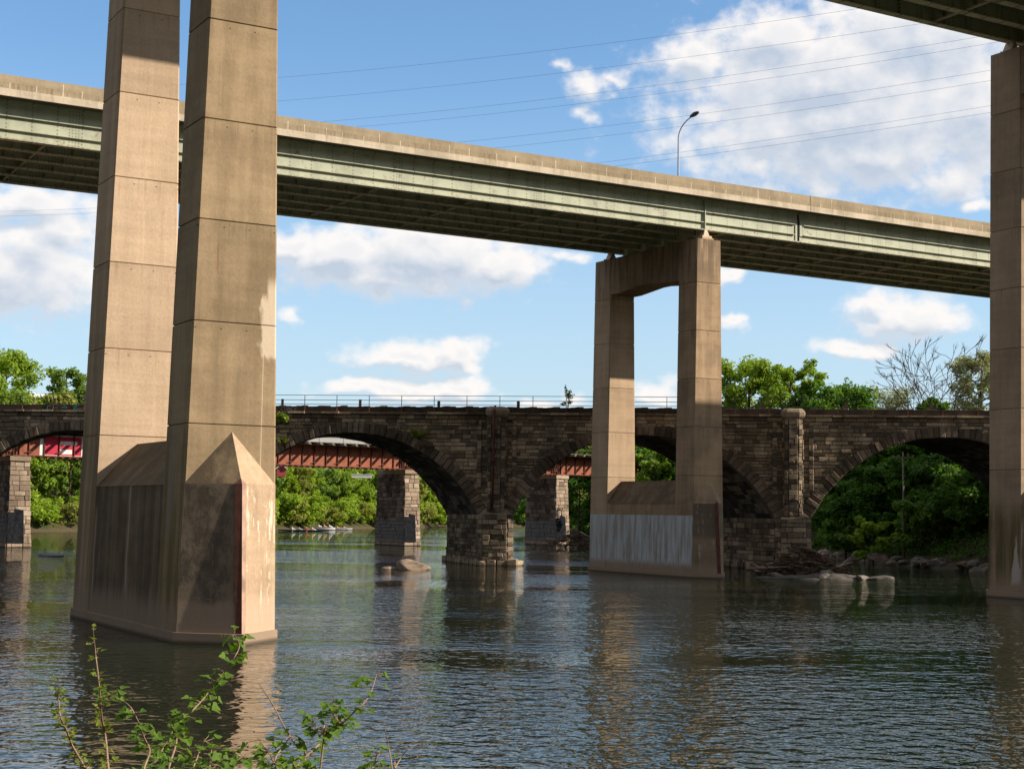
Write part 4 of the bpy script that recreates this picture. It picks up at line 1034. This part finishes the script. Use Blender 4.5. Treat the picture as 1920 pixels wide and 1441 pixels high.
for lx, ly, sz_, lb in ((19.6, 113.6, .5, 'small dark stone at the left end of the long low slab'), (22.9, 112.0, .55, 'dark stone wedged between the two slabs'), (25.6, 111.4, .45, 'dark stone between the humped slab and the small low rock'), (23.6, 114.3, .7, 'dark stone half under the driftwood behind the slabs')):
    o = bpy.data.objects.new('stone', rm[int(lx) % 6]); col.objects.link(o); o.location = (lx, ly, .05); o.scale = (sz_*1.3, sz_, sz_*.75); o.rotation_euler = (.1, .2, lx); tag(o, lb, 'rock')
RBL = [(26, 182), (34.5, 166), (37, 146), (41, 132), (46, 121)]
for i in range(130):
    f = i/130*3.6; j = min(int(f), 3); p0, p1 = np.array(RBL[j]), np.array(RBL[j+1]); p_ = p0+(p1-p0)*(f-j)
    o = bpy.data.objects.new('shore_rock', rm[i % 6]); col.objects.link(o)
    s_ = g.uniform(.28, .62) if i % 11 else g.uniform(.7, .95)
    o.location = (p_[0]+g.uniform(-.7, 1.9), p_[1]+g.uniform(-.8, .8), g.uniform(.0, .5)); o.scale = (s_*1.25, s_, s_*.8); o.rotation_euler = (g.uniform(-.3, .3), g.uniform(-.3, .3), g.uniform(0, 6))
    tag(o, 'rough grey shore rock in the line along the right bank waterline', 'rock', 'rocks lining the right bank')
DW = simple('driftwood', (.115, .074, .048), .9, .5, 2., bump=.04); DWP = simple('pale_driftwood', (.22, .165, .125), .9, .35, 2., bump=.04)
def driftpile(c, w, h, nlog, seed, where, grp, zrot=0.):
    g = random.Random(seed); c = np.array(c, float)
    for i in range(nlog):
        a = g.gauss(zrot, .55); L = g.uniform(1.2, 2.8) if i else 4.5; el = g.uniform(-.15, .40)
        x = g.uniform(-.5, .5)*w; pk = 1-abs(x)/(w*.62)
        b0 = c+np.array([x, g.uniform(-.6, .6), .15+g.random()*h*pk])
        d = np.array([math.cos(a)*math.cos(el), math.sin(a)*math.cos(el)*.5, math.sin(el)*g.choice([-1, 1])]); r0 = g.uniform(.05, .12)
        k1 = np.array([g.uniform(-.2, .2), g.uniform(-.2, .2), g.uniform(-.2, .25)])
        p_ = [b0-d*L/2, b0-d*L*.15+k1, b0+d*L*.2+k1*.6, b0+d*L/2]
        for q_ in p_: q_[2] = max(q_[2], .06)
        mb = MB(); mb.tube(p_, [r0*1.3, r0, r0*.8, r0*.35], 7)
        if g.random() < .7:
            s0 = p_[2]; dd = d*.5+np.array([g.uniform(-.4, .4), -.2, g.uniform(.1, .7)]); mb.tube([s0, s0+dd*.6, s0+dd*1.2], [r0*.5, r0*.35, r0*.15], 5)
        pale = g.random() < .4
        o = mb.build('driftwood_log', [DWP if pale else DW], None, b0)
        tag(o, ('pale bare' if pale else 'brown weathered')+' log jammed in the driftwood '+where, 'log', grp)
    mb = MB()
    for i in range(420):
        x = g.gauss(0, .27)*w; pk = max(.1, 1-abs(x)/(w*.62)); b0 = c+np.array([x, g.uniform(-.8, .8), .08+g.random()*h*pk]); a = g.uniform(0, 2*PI)
        d = np.array([math.cos(a), math.sin(a), g.uniform(-.3, .5)])*g.uniform(.4, 1.1)
        mb.tube([b0-d*.5, b0+np.array([0, 0, g.uniform(-.1, .12)]), b0+d*.5], [.05, .04, .018], 4)
    o = mb.build('driftwood_brush', [DW], None, c); tag(o, 'tangle of thin brown sticks in the driftwood '+where, 'brushwood', kind='stuff')
driftpile((22.6, 118.9, 0), 6.4, 2.2, 30, 4, 'against the right stone pier', 'logs against the right stone pier')
driftpile((8.6, 204.5, 0), 7.5, 2.3, 26, 8, 'below the steel bridge pier', 'logs below the steel bridge pier', -.2)
mb = MB(); mb.tube([S(25.8, -6., .25), S(27., -6.2, .7), S(27.6, -6., 1.3)], [.2, .16, .1], 7); o = mb.build('driftwood_log', [DWP], None, S(26, -6, .2)); tag(o, 'pale upturned root end at the right of the driftwood', 'log')

# ------------------------------------------------------------------ poles, wires, houses, boats
WIRE = simple('power_cable', (.17, .22, .30), .6, .1)
wdx, wdy = math.cos(R(-30)), math.sin(R(-30)); wnx, wny = -wdy, wdx
CO = [(0, .000381, -.038383, 62.378), (0, .000369, -.031942, 59.297), (3, .00043, -.021261, 57.008), (3, .000453, -.019745, 55.908), (6, .000447, -.013496, 53.447), (6, .000464, -.012394, 52.171), (3, .000384, .00339, 47.862), (3, .000367, .002895, 47.187)]
WL = ['topmost power cable across the sky', 'second power cable from the top across the sky', 'upper cable of the second pair across the sky', 'lower cable of the second pair across the sky', 'upper cable of the third pair, passing the lamp head', 'lower cable of the third pair, just under the lamp head', 'upper cable of the lowest pair, also seen below the deck at left', 'lowest power cable, also seen below the deck at left']
for (off, a, b_, c_), lb in zip(CO, WL):
    mb = MB(); mb.tube([(wdx*s+wnx*off, 190+wdy*s+wny*off, a*s*s+b_*s+c_) for s in np.linspace(-150, 130, 60)], .017, 4)
    tag(mb.build('power_cable', [WIRE], None, (0, 190, c_)), lb, 'cable', 'power cables over the river')
x, y = pxy(1692, 146.5); zb = float(ground_z(np.array([x]), np.array([y]))[0]); zt = topz(1692, 857, 146.5)
up_ = thing('utility_pole', 'grey wooden utility pole with one cross arm on the dark slope under the arch', 'pole', (x, y, zb))
PW = simple('grey_pole_wood', (.20, .165, .125), .9, .3)
mb = MB(); mb.tube([(x, y, zb-.5), (x, y, (zb+zt)/2), (x, y, zt+.5)], [.11, .09, .07], 8); mb.build('pole', [PW], up_)
mb = MB(); mb.box(lambda a, q_, z_: np.array([x+a, y+q_-.14, z_]), (-1.05, -.05, zt-.06), (1.05, .05, zt+.04)); mb.build('cross_arm', [PW], up_)
mb = MB()
for a in (-.95, -.5, .5, .95): mb.tube([(x+a, y-.14, zt+.04), (x+a, y-.14, zt+.2)], .045, 6)
mb.build('insulators', [PW], up_)
WHITE = simple('white_siding', (.62, .60, .57), .8, .08); ROOF = simple('grey_shingle', (.16, .15, .15), .9); GLASS = simple('dark_glass', (.02, .025, .03), .15, .2)
BRICK = simple('red_siding', (.28, .04, .045), .8); WROOF = simple('pale_metal_roof', (.52, .50, .52), .6, .1)
def house(name, label, x, y, zb, w, d, h, rise, wallm, roofm, rz, wins):
    o = thing(name, label, 'building', (x, y, zb)); ca, sa = math.cos(rz), math.sin(rz)
    fr = lambda a, b_, c_: np.array([x+ca*a-sa*b_, y+sa*a+ca*b_, zb+c_])
    mb = MB(); mb.box(fr, (-w/2, -d/2, -6 if w > 4 else -.6), (w/2, d/2, h))
    mb.add([fr(-w/2, -d/2, h), fr(w/2, -d/2, h), fr(0, -d/2, h+rise), fr(-w/2, d/2, h), fr(w/2, d/2, h), fr(0, d/2, h+rise)], [(0, 1, 2), (4, 3, 5)])
    mb.build('wall', [wallm], o)
    mb = MB(); e_ = .4; sl = rise/(w/2)
    for sg in (-1, 1):
        a = [fr(sg*(w/2+e_), -d/2-e_, h-e_*sl+.02), fr(0, -d/2-e_, h+rise+.02), fr(0, d/2+e_, h+rise+.02), fr(sg*(w/2+e_), d/2+e_, h-e_*sl+.02)]
        if sg > 0: a = [a[1], a[0], a[3], a[2]]
        mb.add(a+[q_+np.array([0, 0, .18]) for q_ in a], [(3, 2, 1, 0), (4, 5, 6, 7), (0, 1, 5, 4), (1, 2, 6, 5), (2, 3, 7, 6), (3, 0, 4, 7)])
    mb.build('roof', [roofm], o)
    for a, c_, ww, hh in wins:
        mb = MB(); mb.box(fr, (a-ww/2, -d/2-.05, c_), (a+ww/2, -d/2-.004, c_+hh)); mb.build('window', [GLASS], o)
x, y = pxy(63, 330); zt = topz(63, 738, 330); house('house', 'white gabled house peeking between trees above the viaduct at left', x, y, zt-8.5, 8, 9, 5., 3.5, WHITE, WROOF, -.5, [(-2, 2, 1, 1.4), (2, 2, 1, 1.4)])
x, y = pxy(612, 480); zt = topz(612, 812, 480); house('warehouse', 'pale building with broad light roof glimpsed through the stone arch above the girder', x, y, zt-9, 30, 14, 8, 1.5, WHITE, WROOF, .1, [(-10+5*i, 2, 2.4, 1.2) for i in range(5)])
x, y = pxy(527, 336); zt = topz(527, 872, 336); house('shed', 'small red shed with pale roof on the far bank beside the near pier', x, y, zt-1.9, 1.9, 2, 1.2, .7, BRICK, WROOF, .2, [(0, .4, .5, .5)])
# low white wall by the riverside road
x, y = pxy(677, 372); zz = topz(677, 892, 372); fr = lambda a, b_, c_: np.array([x+a, y+b_, zz+c_])
mb = MB(); mb.box(fr, (-2.2, -.15, -.5), (2.6, .15, .25), 0); mb.box(fr, (-2.3, -.22, .254), (2.7, .22, .42), 0)
tag(mb.build('riverside_wall', [WHITE], None, (x, y, zz)), 'short white riverside wall among far bank trees left of the steel bridge pier', 'wall')

def hull_mesh(c, L, w, h, ang, mats, name, parent=None):
    mb = MB(); ca, sa = math.cos(ang), math.sin(ang); rings = []
    for i in range(17):
        f = -1+2*i/16; k_ = max(.03, (1-abs(f)**2.2)); ww = w*k_; zt_ = h*(1+.25*f*f)
        prof = [(-ww, zt_), (-ww*.85, .02), (0, -.12*k_), (ww*.85, .02), (ww, zt_), (ww*.75, zt_-.03*k_), (0, zt_-.10*k_), (-ww*.75, zt_-.03*k_)]
        rings.append([np.array([c[0]+ca*f*L/2-sa*a, c[1]+sa*f*L/2+ca*a, c[2]+b_]) for a, b_ in prof])
    mb.loft(rings, 0, True, False); return mb.build(name, mats, parent)
def shirt_mat(name, c):
    m = NT(name); z = m.n('SeparateXYZ', {0: m.n('TexCoord', out=3)}, 2)
    cc = m.mix(m.sm(z, .58, .62), c, (.45, .27, .19)); cc = m.mix(m.sm(z, .82, .85), cc, (.05, .035, .025)); cc = m.mix(m.sm(z, .12, .14, 1., 0.), cc, (.03, .03, .04))
    return m.bsdf(cc, .8)
def person(loc, ang, mat, label, seed=0):
    """seated rower grown as one skin over a joint skeleton"""
    me = bpy.data.meshes.new('person')
    V = [(0, 0, .12), (0, 0, .34), (0, 0, .54), (0, 0, .62), (.02, 0, .78), (0, .18, .52), (.24, .22, .36), (.46, .14, .38), (0, -.18, .52), (.24, -.22, .36), (.46, -.14, .38),
         (.02, .1, .1), (.42, .14, .32), (.78, .12, .08), (.90, .12, .14), (.02, -.1, .1), (.42, -.14, .32), (.78, -.12, .08), (.90, -.12, .14), (.52, .12, .37), (.52, -.12, .37)]
    Ed = [(0, 1), (1, 2), (2, 3), (3, 4), (2, 5), (5, 6), (6, 7), (7, 19), (2, 8), (8, 9), (9, 10), (10, 20), (0, 11), (11, 12), (12, 13), (13, 14), (0, 15), (15, 16), (16, 17), (17, 18)]
    rd = [.15, .15, .14, .06, .11, .07, .05, .04, .07, .05, .04, .10, .075, .05, .04, .10, .075, .05, .04, .03, .03]
    me.from_pydata(V, Ed, [])
    o = bpy.data.objects.new('person', me); col.objects.link(o)
    md = o.modifiers.new('Skin', 'SKIN')
    if me.skin_vertices:
        for i, r_ in enumerate(rd): me.skin_vertices[0].data[i].radius = (r_, r_)
        me.skin_vertices[0].data[0].use_root = True
    o.modifiers.new('Sub', 'SUBSURF').levels = 1
    me.materials.append(mat); o.location = loc; o.rotation_euler = (0, 0, ang)
    return tag(o, label, 'person')
SH = {'white': shirt_mat('shirt_white', (.75, .75, .75)), 'red': shirt_mat('shirt_red', (.6, .05, .03)), 'grey': shirt_mat('shirt_grey', (.35, .38, .45)), 'pink': shirt_mat('shirt_pink', (.65, .35, .30)), 'yellow': shirt_mat('shirt_cream', (.75, .65, .5))}
HUL = simple('black_hull', (.03, .03, .035), .4, .1); HULW = simple('white_hull', (.55, .54, .53), .4, .05); OAR = simple('oar', (.25, .25, .26), .5)
bx, by = pxy(572, 318); 
sh = thing('rowing_shell', 'long low black rowing shell with four rowers near the far bank', 'boat', (bx, by, 0)); hull_mesh((bx, by, .08), 10.5, .34, .22, .05, [HUL], 'hull', sh)
mb = MB()
for i, dx in enumerate((-2.4, -.9, .5, 1.8)):
    sg = 1 if i % 2 else -1; mb.tube([(bx+dx+.5, by, .52), (bx+dx+.4, by+sg*2.4, .12)], [.03, .025], 5); mb.box(lambda a, b_, c_: np.array([bx+dx+.4+a, by+sg*2.4+b_, c_]), (-.09, -.25, .0), (.09, .25, .05))
mb.build('oar', [OAR], sh)
for dx, c_, lb in ((-2.4, 'white', 'rower in white seated at the left end of the black shell'), (-.9, 'grey', 'rower in grey seated second from left in the black shell'), (.5, 'red', 'rower in red seated third from left in the black shell'), (1.8, 'yellow', 'rower in cream seated at the right end of the black shell')):
    person((bx+dx, by, .13), 0., SH[c_], lb)
bx, by = pxy(610, 344); sh = thing('motor_launch', 'white launch with people aboard right behind the black rowing shell', 'boat', (bx, by, 0)); hull_mesh((bx, by, .1), 5.0, .6, .38, .08, [HULW], 'hull', sh)
for dx, c_, lb in ((-1.2, 'white', 'person in white at the left end of the white launch'), (0., 'pink', 'person in pink seated amidships in the white launch'), (1.2, 'white', 'person in white at the right end of the white launch')): person((bx+dx, by, .5), 0., SH[c_], lb)
bx, by = pxy(636, 350); sh = thing('rowing_shell', 'white rowing shell with pink-shirted crew, rightmost of the boats', 'boat', (bx, by, 0)); hull_mesh((bx, by, .08), 6.5, .36, .3, .05, [HULW], 'hull', sh)
for dx, lb in ((-1.6, 'pink-shirted rower at the left end of the white shell'), (-.2, 'pink-shirted rower in the middle of the white shell'), (1.3, 'pink-shirted rower at the right end of the white shell')): person((bx+dx, by, .15), 0., SH['pink'], lb)

# ------------------------------------------------------------------ foreground shrubs
STEMS = {
'S1': [(-1.345, 5.0, 4.108), (-1.352, 5.069, 4.023), (-1.3, 4.93, 3.941), (-1.306, 5.001, 3.826), (-1.309, 5.068, 3.752), (-1.261, 4.93, 3.673), (-1.274, 5.003, 3.595)],
'S2': [(-1.393, 4.8, 3.975), (-1.409, 4.869, 3.9), (-1.361, 4.73, 3.861), (-1.36, 4.801, 3.808), (-1.359, 4.868, 3.752), (-1.283, 4.73, 3.712), (-1.272, 4.803, 3.631)],
'S3': [(-1.455, 5.627, 3.829), (-1.29, 5.268, 3.834), (-1.241, 5.207, 3.791), (-1.304, 5.582, 3.678), (-1.273, 5.546, 3.635), (-1.206, 5.18, 3.634), (-1.241, 5.31, 3.541)],
'S4': [(-1.138, 6.427, 3.976), (-1.055, 6.068, 3.96), (-1.081, 6.007, 3.897), (-1.205, 6.382, 3.792), (-1.239, 6.346, 3.73), (-1.207, 5.98, 3.73), (-1.274, 6.11, 3.663), (-1.366, 6.443, 3.569), (-1.327, 6.227, 3.549), (-1.292, 5.95, 3.505), (-1.368, 6.237, 3.354)],
'S4b': [(-1.326, 6.1, 3.654), (-1.298, 6.05, 3.642), (-1.366, 6.443, 3.569)],
'S5': [(-1.255, 5.8, 3.653), (-1.286, 5.869, 3.616), (-1.292, 5.73, 3.57), (-1.329, 5.801, 3.529), (-1.364, 5.868, 3.44)],
'S6': [(-1.013, 5.2, 3.732), (-1.038, 5.269, 3.684), (-1.033, 5.13, 3.645), (-1.058, 5.201, 3.563)],
'S6b': [(-1.006, 5.3, 3.707), (-1.02, 5.369, 3.664), (-0.999, 5.23, 3.62), (-1.018, 5.301, 3.546)],
'S6c': [(-0.866, 5.1, 3.69), (-0.903, 5.169, 3.658), (-0.921, 5.03, 3.646), (-0.959, 5.101, 3.582)],
'S7': [(-0.494, 5.827, 3.887), (-0.489, 5.468, 3.847), (-0.541, 5.407, 3.793), (-0.647, 5.782, 3.677), (-0.703, 5.746, 3.628), (-0.723, 5.38, 3.619), (-0.791, 5.51, 3.512)],
'S7b': [(-0.692, 5.5, 3.771), (-0.686, 5.569, 3.724), (-0.654, 5.43, 3.711), (-0.649, 5.501, 3.686)],
'S7c': [(-0.625, 5.6, 3.825), (-0.636, 5.669, 3.765), (-0.602, 5.53, 3.75), (-0.598, 5.601, 3.729)],
'S7t': [(-0.902, 5.6, 3.875), (-0.856, 5.669, 3.786), (-0.79, 5.53, 3.723), (-0.75, 5.601, 3.642), (-0.735, 5.668, 3.597)],
'S8': [(-0.851, 5.3, 3.723), (-0.829, 5.369, 3.672), (-0.784, 5.23, 3.657), (-0.78, 5.301, 3.611), (-0.779, 5.368, 3.537)],
'S8b': [(-0.752, 5.4, 3.714), (-0.789, 5.469, 3.667), (-0.795, 5.33, 3.642), (-0.821, 5.401, 3.531)],
'S9': [(-0.399, 4.8, 3.758), (-0.417, 4.869, 3.7), (-0.42, 4.73, 3.655)],
'S9b': [(-0.379, 4.8, 3.83), (-0.37, 4.869, 3.763), (-0.348, 4.73, 3.72), (-0.347, 4.801, 3.644)],
'S9c': [(-0.306, 4.8, 3.769), (-0.331, 4.869, 3.73), (-0.339, 4.73, 3.72), (-0.348, 4.801, 3.676)]}
TWIG = simple('shrub_twig', (.24, .155, .10), .8, .25, 20., bump=.002)
LEAFO = [(0, 0), (.16, .16), (.38, .20), (.34, .36), (.52, .46), (.60, .40), (.72, .22), (.84, .18), (1, 0)]
def leaf(mb, p, d, n, s, fold=.25):
    d = d/np.linalg.norm(d); b = np.cross(n, d); nb = np.linalg.norm(b); b = b/nb if nb > 1e-6 else np.array([1, 0, 0.]); n = np.cross(d, b)
    mid = [p+d*s*x-n*s*.18*x*x for x, _ in LEAFO]
    for sg in (1, -1):
        e = [p+d*s*x+b*s*y*sg*.95+n*s*(fold*y-.18*x*x) for x, y in LEAFO]
        k = len(LEAFO); vs = mid+e[1:-1]
        fs = [(0, 1, k)]+[(i, i+1, k+i, k+i-1) for i in range(1, k-2)]+[(k-2, k-1, 2*k-3)]
        if sg < 0: fs = [tuple(reversed(f)) for f in fs]
        mb.add(vs, fs, 0, True)
def shoots(name, label, keys, smin, smax, mat, dens, seed, bare=(), rad=.0042, narrow=False):
    g = random.Random(seed); root = None
    st = MB(); lf = MB(); main = [np.array(q) for q in STEMS[keys[0]]]
    foot = main[-1]+np.array([g.uniform(-.1, .1), -.15, 0]); gz_ = float(ground_z(np.array([foot[0]]), np.array([foot[1]]))[0]); foot[2] = gz_
    o = thing(name, label, 'shrub', foot)
    for ki, kx in enumerate(keys):
        pts = [np.array(q) for q in STEMS[kx]]
        if ki == 0 or np.linalg.norm(pts[-1]-main[-1]) < .25 or kx in ('S6b', 'S6c', 'S8b', 'S9b', 'S9c'): pts = pts+[(pts[-1]+foot)/2+np.array([.02, 0, .05]), foot]
        # smooth the path
        fine = []
        for i in range(len(pts)-1):
            p0, p1, p2, p3 = pts[max(i-1, 0)], pts[i], pts[i+1], pts[min(i+2, len(pts)-1)]
            for k_ in range(5):
                f = k_/5; fine.append(.5*((2*p1)+(-p0+p2)*f+(2*p0-5*p1+4*p2-p3)*f*f+(-p0+3*p1-3*p2+p3)*f**3))
        fine.append(pts[-1]); n = len(fine)
        st.tube(fine, [.0012+rad*(i/n)**.8 for i in range(n)], 6)
        if kx in bare: continue
        lim = len(STEMS[kx])*5
        for i in range(0, min(lim, n-1)):
            ax_ = fine[i+1]-fine[i]; ax_ = ax_/(np.linalg.norm(ax_)+1e-9)
            if g.random() > dens: continue
            for _ in range(g.choice([2, 3, 4, 5])):
                a = g.uniform(0, 2*PI); rv = np.array([math.cos(a), math.sin(a), g.uniform(-.5, .6)]); pet = fine[i]+rv*g.uniform(.005, .04 if not narrow else .012)
                st.tube([fine[i], pet], [.0012, .0009], 4)
                dr = rv+np.array([0, -.1, g.uniform(-.5, .2)])+(-ax_*(.8 if narrow else .2)); nn = np.array([g.uniform(-.6, .6), g.uniform(-.8, .3), 1.])
                leaf(lf, pet, dr, nn, g.uniform(smin, smax)*(1.3 if not narrow else 1.25))
    st.build('stem', [TWIG], o); lf.build('leaves', [mat], o)
shoots('shrub', 'upright shoot with tight yellow-green leaf buds, taller of the two at far left', ['S1'], .014, .026, LM['shoot'], .85, 1, narrow=True)
shoots('shrub', 'shorter bowed shoot with yellow-green buds, leftmost in the foreground', ['S2'], .014, .024, LM['shoot'], .9, 2, narrow=True)
shoots('shrub', 'leafy dark green shoot curving left below the near pier', ['S3'], .022, .040, LM['fresh'], .45, 3)
shoots('shrub', 'long arching shoot whose leafy tip overlaps the foot of the near pier', ['S4', 'S4b'], .026, .05, LM['fresh'], .6, 4, ('S4b',))
shoots('shrub', 'short leafy sprig leaning beside the long arching shoot', ['S5'], .02, .036, LM['fresh'], .5, 5)
shoots('shrub', 'low leafy clump at the bottom edge below the near pier nose', ['S6', 'S6b', 'S6c'], .022, .042, LM['fresh'], .34, 6)
shoots('shrub', 'large leafy branch rising to the right with a bare twig crossing it', ['S7', 'S7b', 'S7c', 'S7t'], .024, .044, LM['fresh'], .6, 7, ('S7t',))
shoots('shrub', 'leafy sprigs at the bottom edge left of the large leafy branch', ['S8', 'S8b'], .022, .042, LM['fresh'], .36, 8)
shoots('shrub', 'small sprig with two bare twigs, rightmost in the foreground', ['S9', 'S9b', 'S9c'], .02, .036, LM['fresh'], .5, 9, ('S9b', 'S9c'), rad=.0022)

# ------------------------------------------------------------------ sky
CL = [(12.7,14.4,6.6,2.7,1.0),(10.0,13.9,2.6,1.2,.9),(17.2,14.5,3.2,2.6,.9),(-4.2,8.75,4.8,.9,.85),(-18.5,8.3,4.5,1.7,.9),(11.89,15.85,5.82,2.52,1.00),(15.18,17.17,3.69,1.94,1.00),(13.43,13.23,4.85,1.46,0.90),(6.73,16.61,1.46,0.78,0.90),(9.93,17.34,2.52,1.16,1.00),(16.27,12.26,2.33,1.36,0.60),(-6.49,9.32,2.91,1.07,1.00),(-3.29,9.50,4.07,1.40,1.00),(-0.36,9.16,1.65,0.81,1.00),(-8.09,9.71,1.07,0.62,1.00),(1.91,16.65,0.93,0.50,0.55),(2.69,15.75,1.36,0.87,0.60),(3.70,16.04,1.07,0.54,0.50),(2.50,14.65,1.16,0.43,0.45),(-3.82,5.72,2.43,0.62,0.90),(-1.98,5.91,0.93,0.66,1.00),(-4.00,4.56,2.91,0.47,0.90),(-1.84,4.60,0.81,0.58,1.00),(-6.09,4.55,0.97,0.39,0.80),(5.24,4.48,1.16,0.54,0.90),(8.20,7.14,0.70,0.35,0.70),(12.63,6.11,1.65,0.47,0.80),(14.53,7.34,2.23,0.87,0.90),(13.40,7.79,0.93,0.58,0.80),(-17.65,9.07,3.69,1.46,0.80),(-17.71,10.68,3.30,0.87,0.80),(-16.57,9.90,2.33,1.16,0.70),(9.33,12.72,1.16,0.50,0.60),(17.09,11.24,0.97,0.50,0.60),(-8.32,7.15,0.66,0.70,0.50),(8.00,8.76,0.89,0.50,0.60),(1.95,9.55,1.55,0.39,0.50),(0.81,4.15,1.16,0.27,0.60),(2.41,4.41,0.87,0.50,0.50)]
W = bpy.data.worlds.new('World'); sc.world = W; W.use_nodes = True
wt = NT.__new__(NT); wt.t = W.node_tree; wt.t.nodes.clear(); out = wt.t.nodes.new('ShaderNodeOutputWorld')
sky = wt.n('TexSky', sky_type='NISHITA', sun_disc=False, sun_elevation=R(31), sun_rotation=R(99), air_density=1.0, dust_density=.7, ozone_density=1.6)
d = wt.n('TexCoord', out=0)
dx, dy, dz = [wt.n('SeparateXYZ', {0: d}, i) for i in range(3)]
az_ = wt.m('DEGREES', wt.m('ARCTAN2', dx, dy)); el_ = wt.m('DEGREES', wt.m('ARCSINE', dz))
def density(sx, sy):
    X = wt.m('ADD', az_, sx); Y = wt.m('ADD', el_, sy)
    v = wt.n('CombineXYZ', {0: X, 1: wt.m('MULTIPLY', Y, 1.25), 2: 0.})
    wl = wt.n('TexNoise', {'Vector': v, 'Scale': .55, 'Detail': 3., 'Roughness': .55}, 1)
    wx, wy = wt.n('SeparateXYZ', {0: wl}, 0), wt.n('SeparateXYZ', {0: wl}, 1)
    X2 = wt.m('ADD', X, wt.m('MULTIPLY', wt.m('SUBTRACT', wx, .5), 1.9)); Y2 = wt.m('ADD', Y, wt.m('MULTIPLY', wt.m('SUBTRACT', wy, .5), 1.2))
    best = None
    for (cx, cy, rx, ry, w) in CL:
        if w > .55: rx, ry = rx*1.15, ry*1.18
        else: w *= .8; rx, ry = rx*1.25, ry*1.25
        a = wt.m('DIVIDE', wt.m('SUBTRACT', X2, cx), rx); b_ = wt.m('DIVIDE', wt.m('SUBTRACT', Y2, cy), ry)
        r_ = wt.m('SQRT', wt.m('ADD', wt.m('MULTIPLY', a, a), wt.m('MULTIPLY', b_, b_)))
        e = wt.m('SUBTRACT', w*.9, wt.m('MULTIPLY', r_, .9))
        best = e if best is None else wt.m('SMOOTH_MAX', best, e, .12)
    fb = wt.n('TexNoise', {'Vector': v, 'Scale': .85, 'Detail': 9., 'Roughness': .55})
    # unseen clouds round the rest of the sky, thickened to brighten the water
    gen = wt.n('TexNoise', {'Vector': wt.vm('MULTIPLY', d, (1., 1., 2.6)), 'Scale': 2.3, 'Detail': 5.})
    outm = wt.m('MAXIMUM', wt.sm(wt.m('ABSOLUTE', X), 23., 32.), wt.sm(Y, 19.5, 25.))
    ge = wt.m('MULTIPLY_ADD', wt.m('SUBTRACT', gen, .40), 4.5, wt.m('MULTIPLY', wt.m('SUBTRACT', outm, 1.), 3.))
    best = wt.m('MAXIMUM', best, ge)
    best = wt.m('MAXIMUM', best, -1.2)
    return wt.m('MULTIPLY_ADD', wt.m('SUBTRACT', fb, .5), 1.3, best), best
(D0, B0), (D1, B1) = density(0., 0.), density(.30, .55)
mask = wt.sm(D0, -.22, .42)
lit = wt.m('ADD', wt.m('MULTIPLY_ADD', wt.m('SUBTRACT', D0, D1), 1.0, .46), wt.m('MULTIPLY', wt.m('SUBTRACT', B0, B1), 1.1), clamp=True)
lit = wt.m('SUBTRACT', lit, wt.sm(D0, .15, .85, -.25, .22), clamp=True)
CS = 8.2
cc = wt.mix(lit, (.53*CS, .60*CS, .705*CS), (.97*CS, .93*CS, .90*CS))
skt = wt.mix(1., sky, (1.0, 1.27, 1.45), 'MULTIPLY')
hz = wt.mix(wt.sm(el_, 0., 18., .66, .0), skt, (.60*CS, .715*CS, .84*CS))     # pale air low over the horizon
fin = wt.mix(wt.m('MULTIPLY', mask, .94), hz, cc)
bg = wt.t.nodes.new('ShaderNodeBackground'); wt.t.links.new(fin, bg.inputs[0]); bg.inputs[1].default_value = .08
wt.t.links.new(bg.outputs[0], out.inputs[0])

sl = bpy.data.lights.new('sun', 'SUN'); sl.energy = 5.0; sl.angle = R(.53); sl.color = (1., .90, .755)
so_ = bpy.data.objects.new('sun', sl); col.objects.link(so_); so_.rotation_euler = Vector((-SUN).tolist()).to_track_quat('-Z', 'Y').to_euler(); so_.location = (60, -40, 80)

# ------------------------------------------------------------------ camera
cam = bpy.data.cameras.new('camera'); co_ = bpy.data.objects.new('camera', cam); col.objects.link(co_); sc.camera = co_
cam.sensor_fit = 'HORIZONTAL'; cam.sensor_width = 36; cam.lens = 36*2868.8/1920; cam.clip_end = 6000; cam.clip_start = .1
pt_, rl = R(4.773), R(.8016)
fw = np.array([0, math.cos(pt_), math.sin(pt_)]); rt = np.array([1, 0, 0.]); upv = np.cross(rt, fw)
r2 = math.cos(rl)*rt+math.sin(rl)*upv; u2 = -math.sin(rl)*rt+math.cos(rl)*upv
co_.matrix_world = Matrix(((r2[0], u2[0], -fw[0], 0), (r2[1], u2[1], -fw[1], 0), (r2[2], u2[2], -fw[2], 4.5), (0, 0, 0, 1)))

vs = sc.view_settings; vs.view_transform = 'Standard'; vs.look = 'None'; vs.exposure = .68; vs.gamma = 1.
sc.render.engine = 'CYCLES'; sc.cycles.use_denoising = True; sc.cycles.max_bounces = 8; sc.cycles.diffuse_bounces = 5; sc.cycles.glossy_bounces = 3; sc.cycles.transmission_bounces = 2
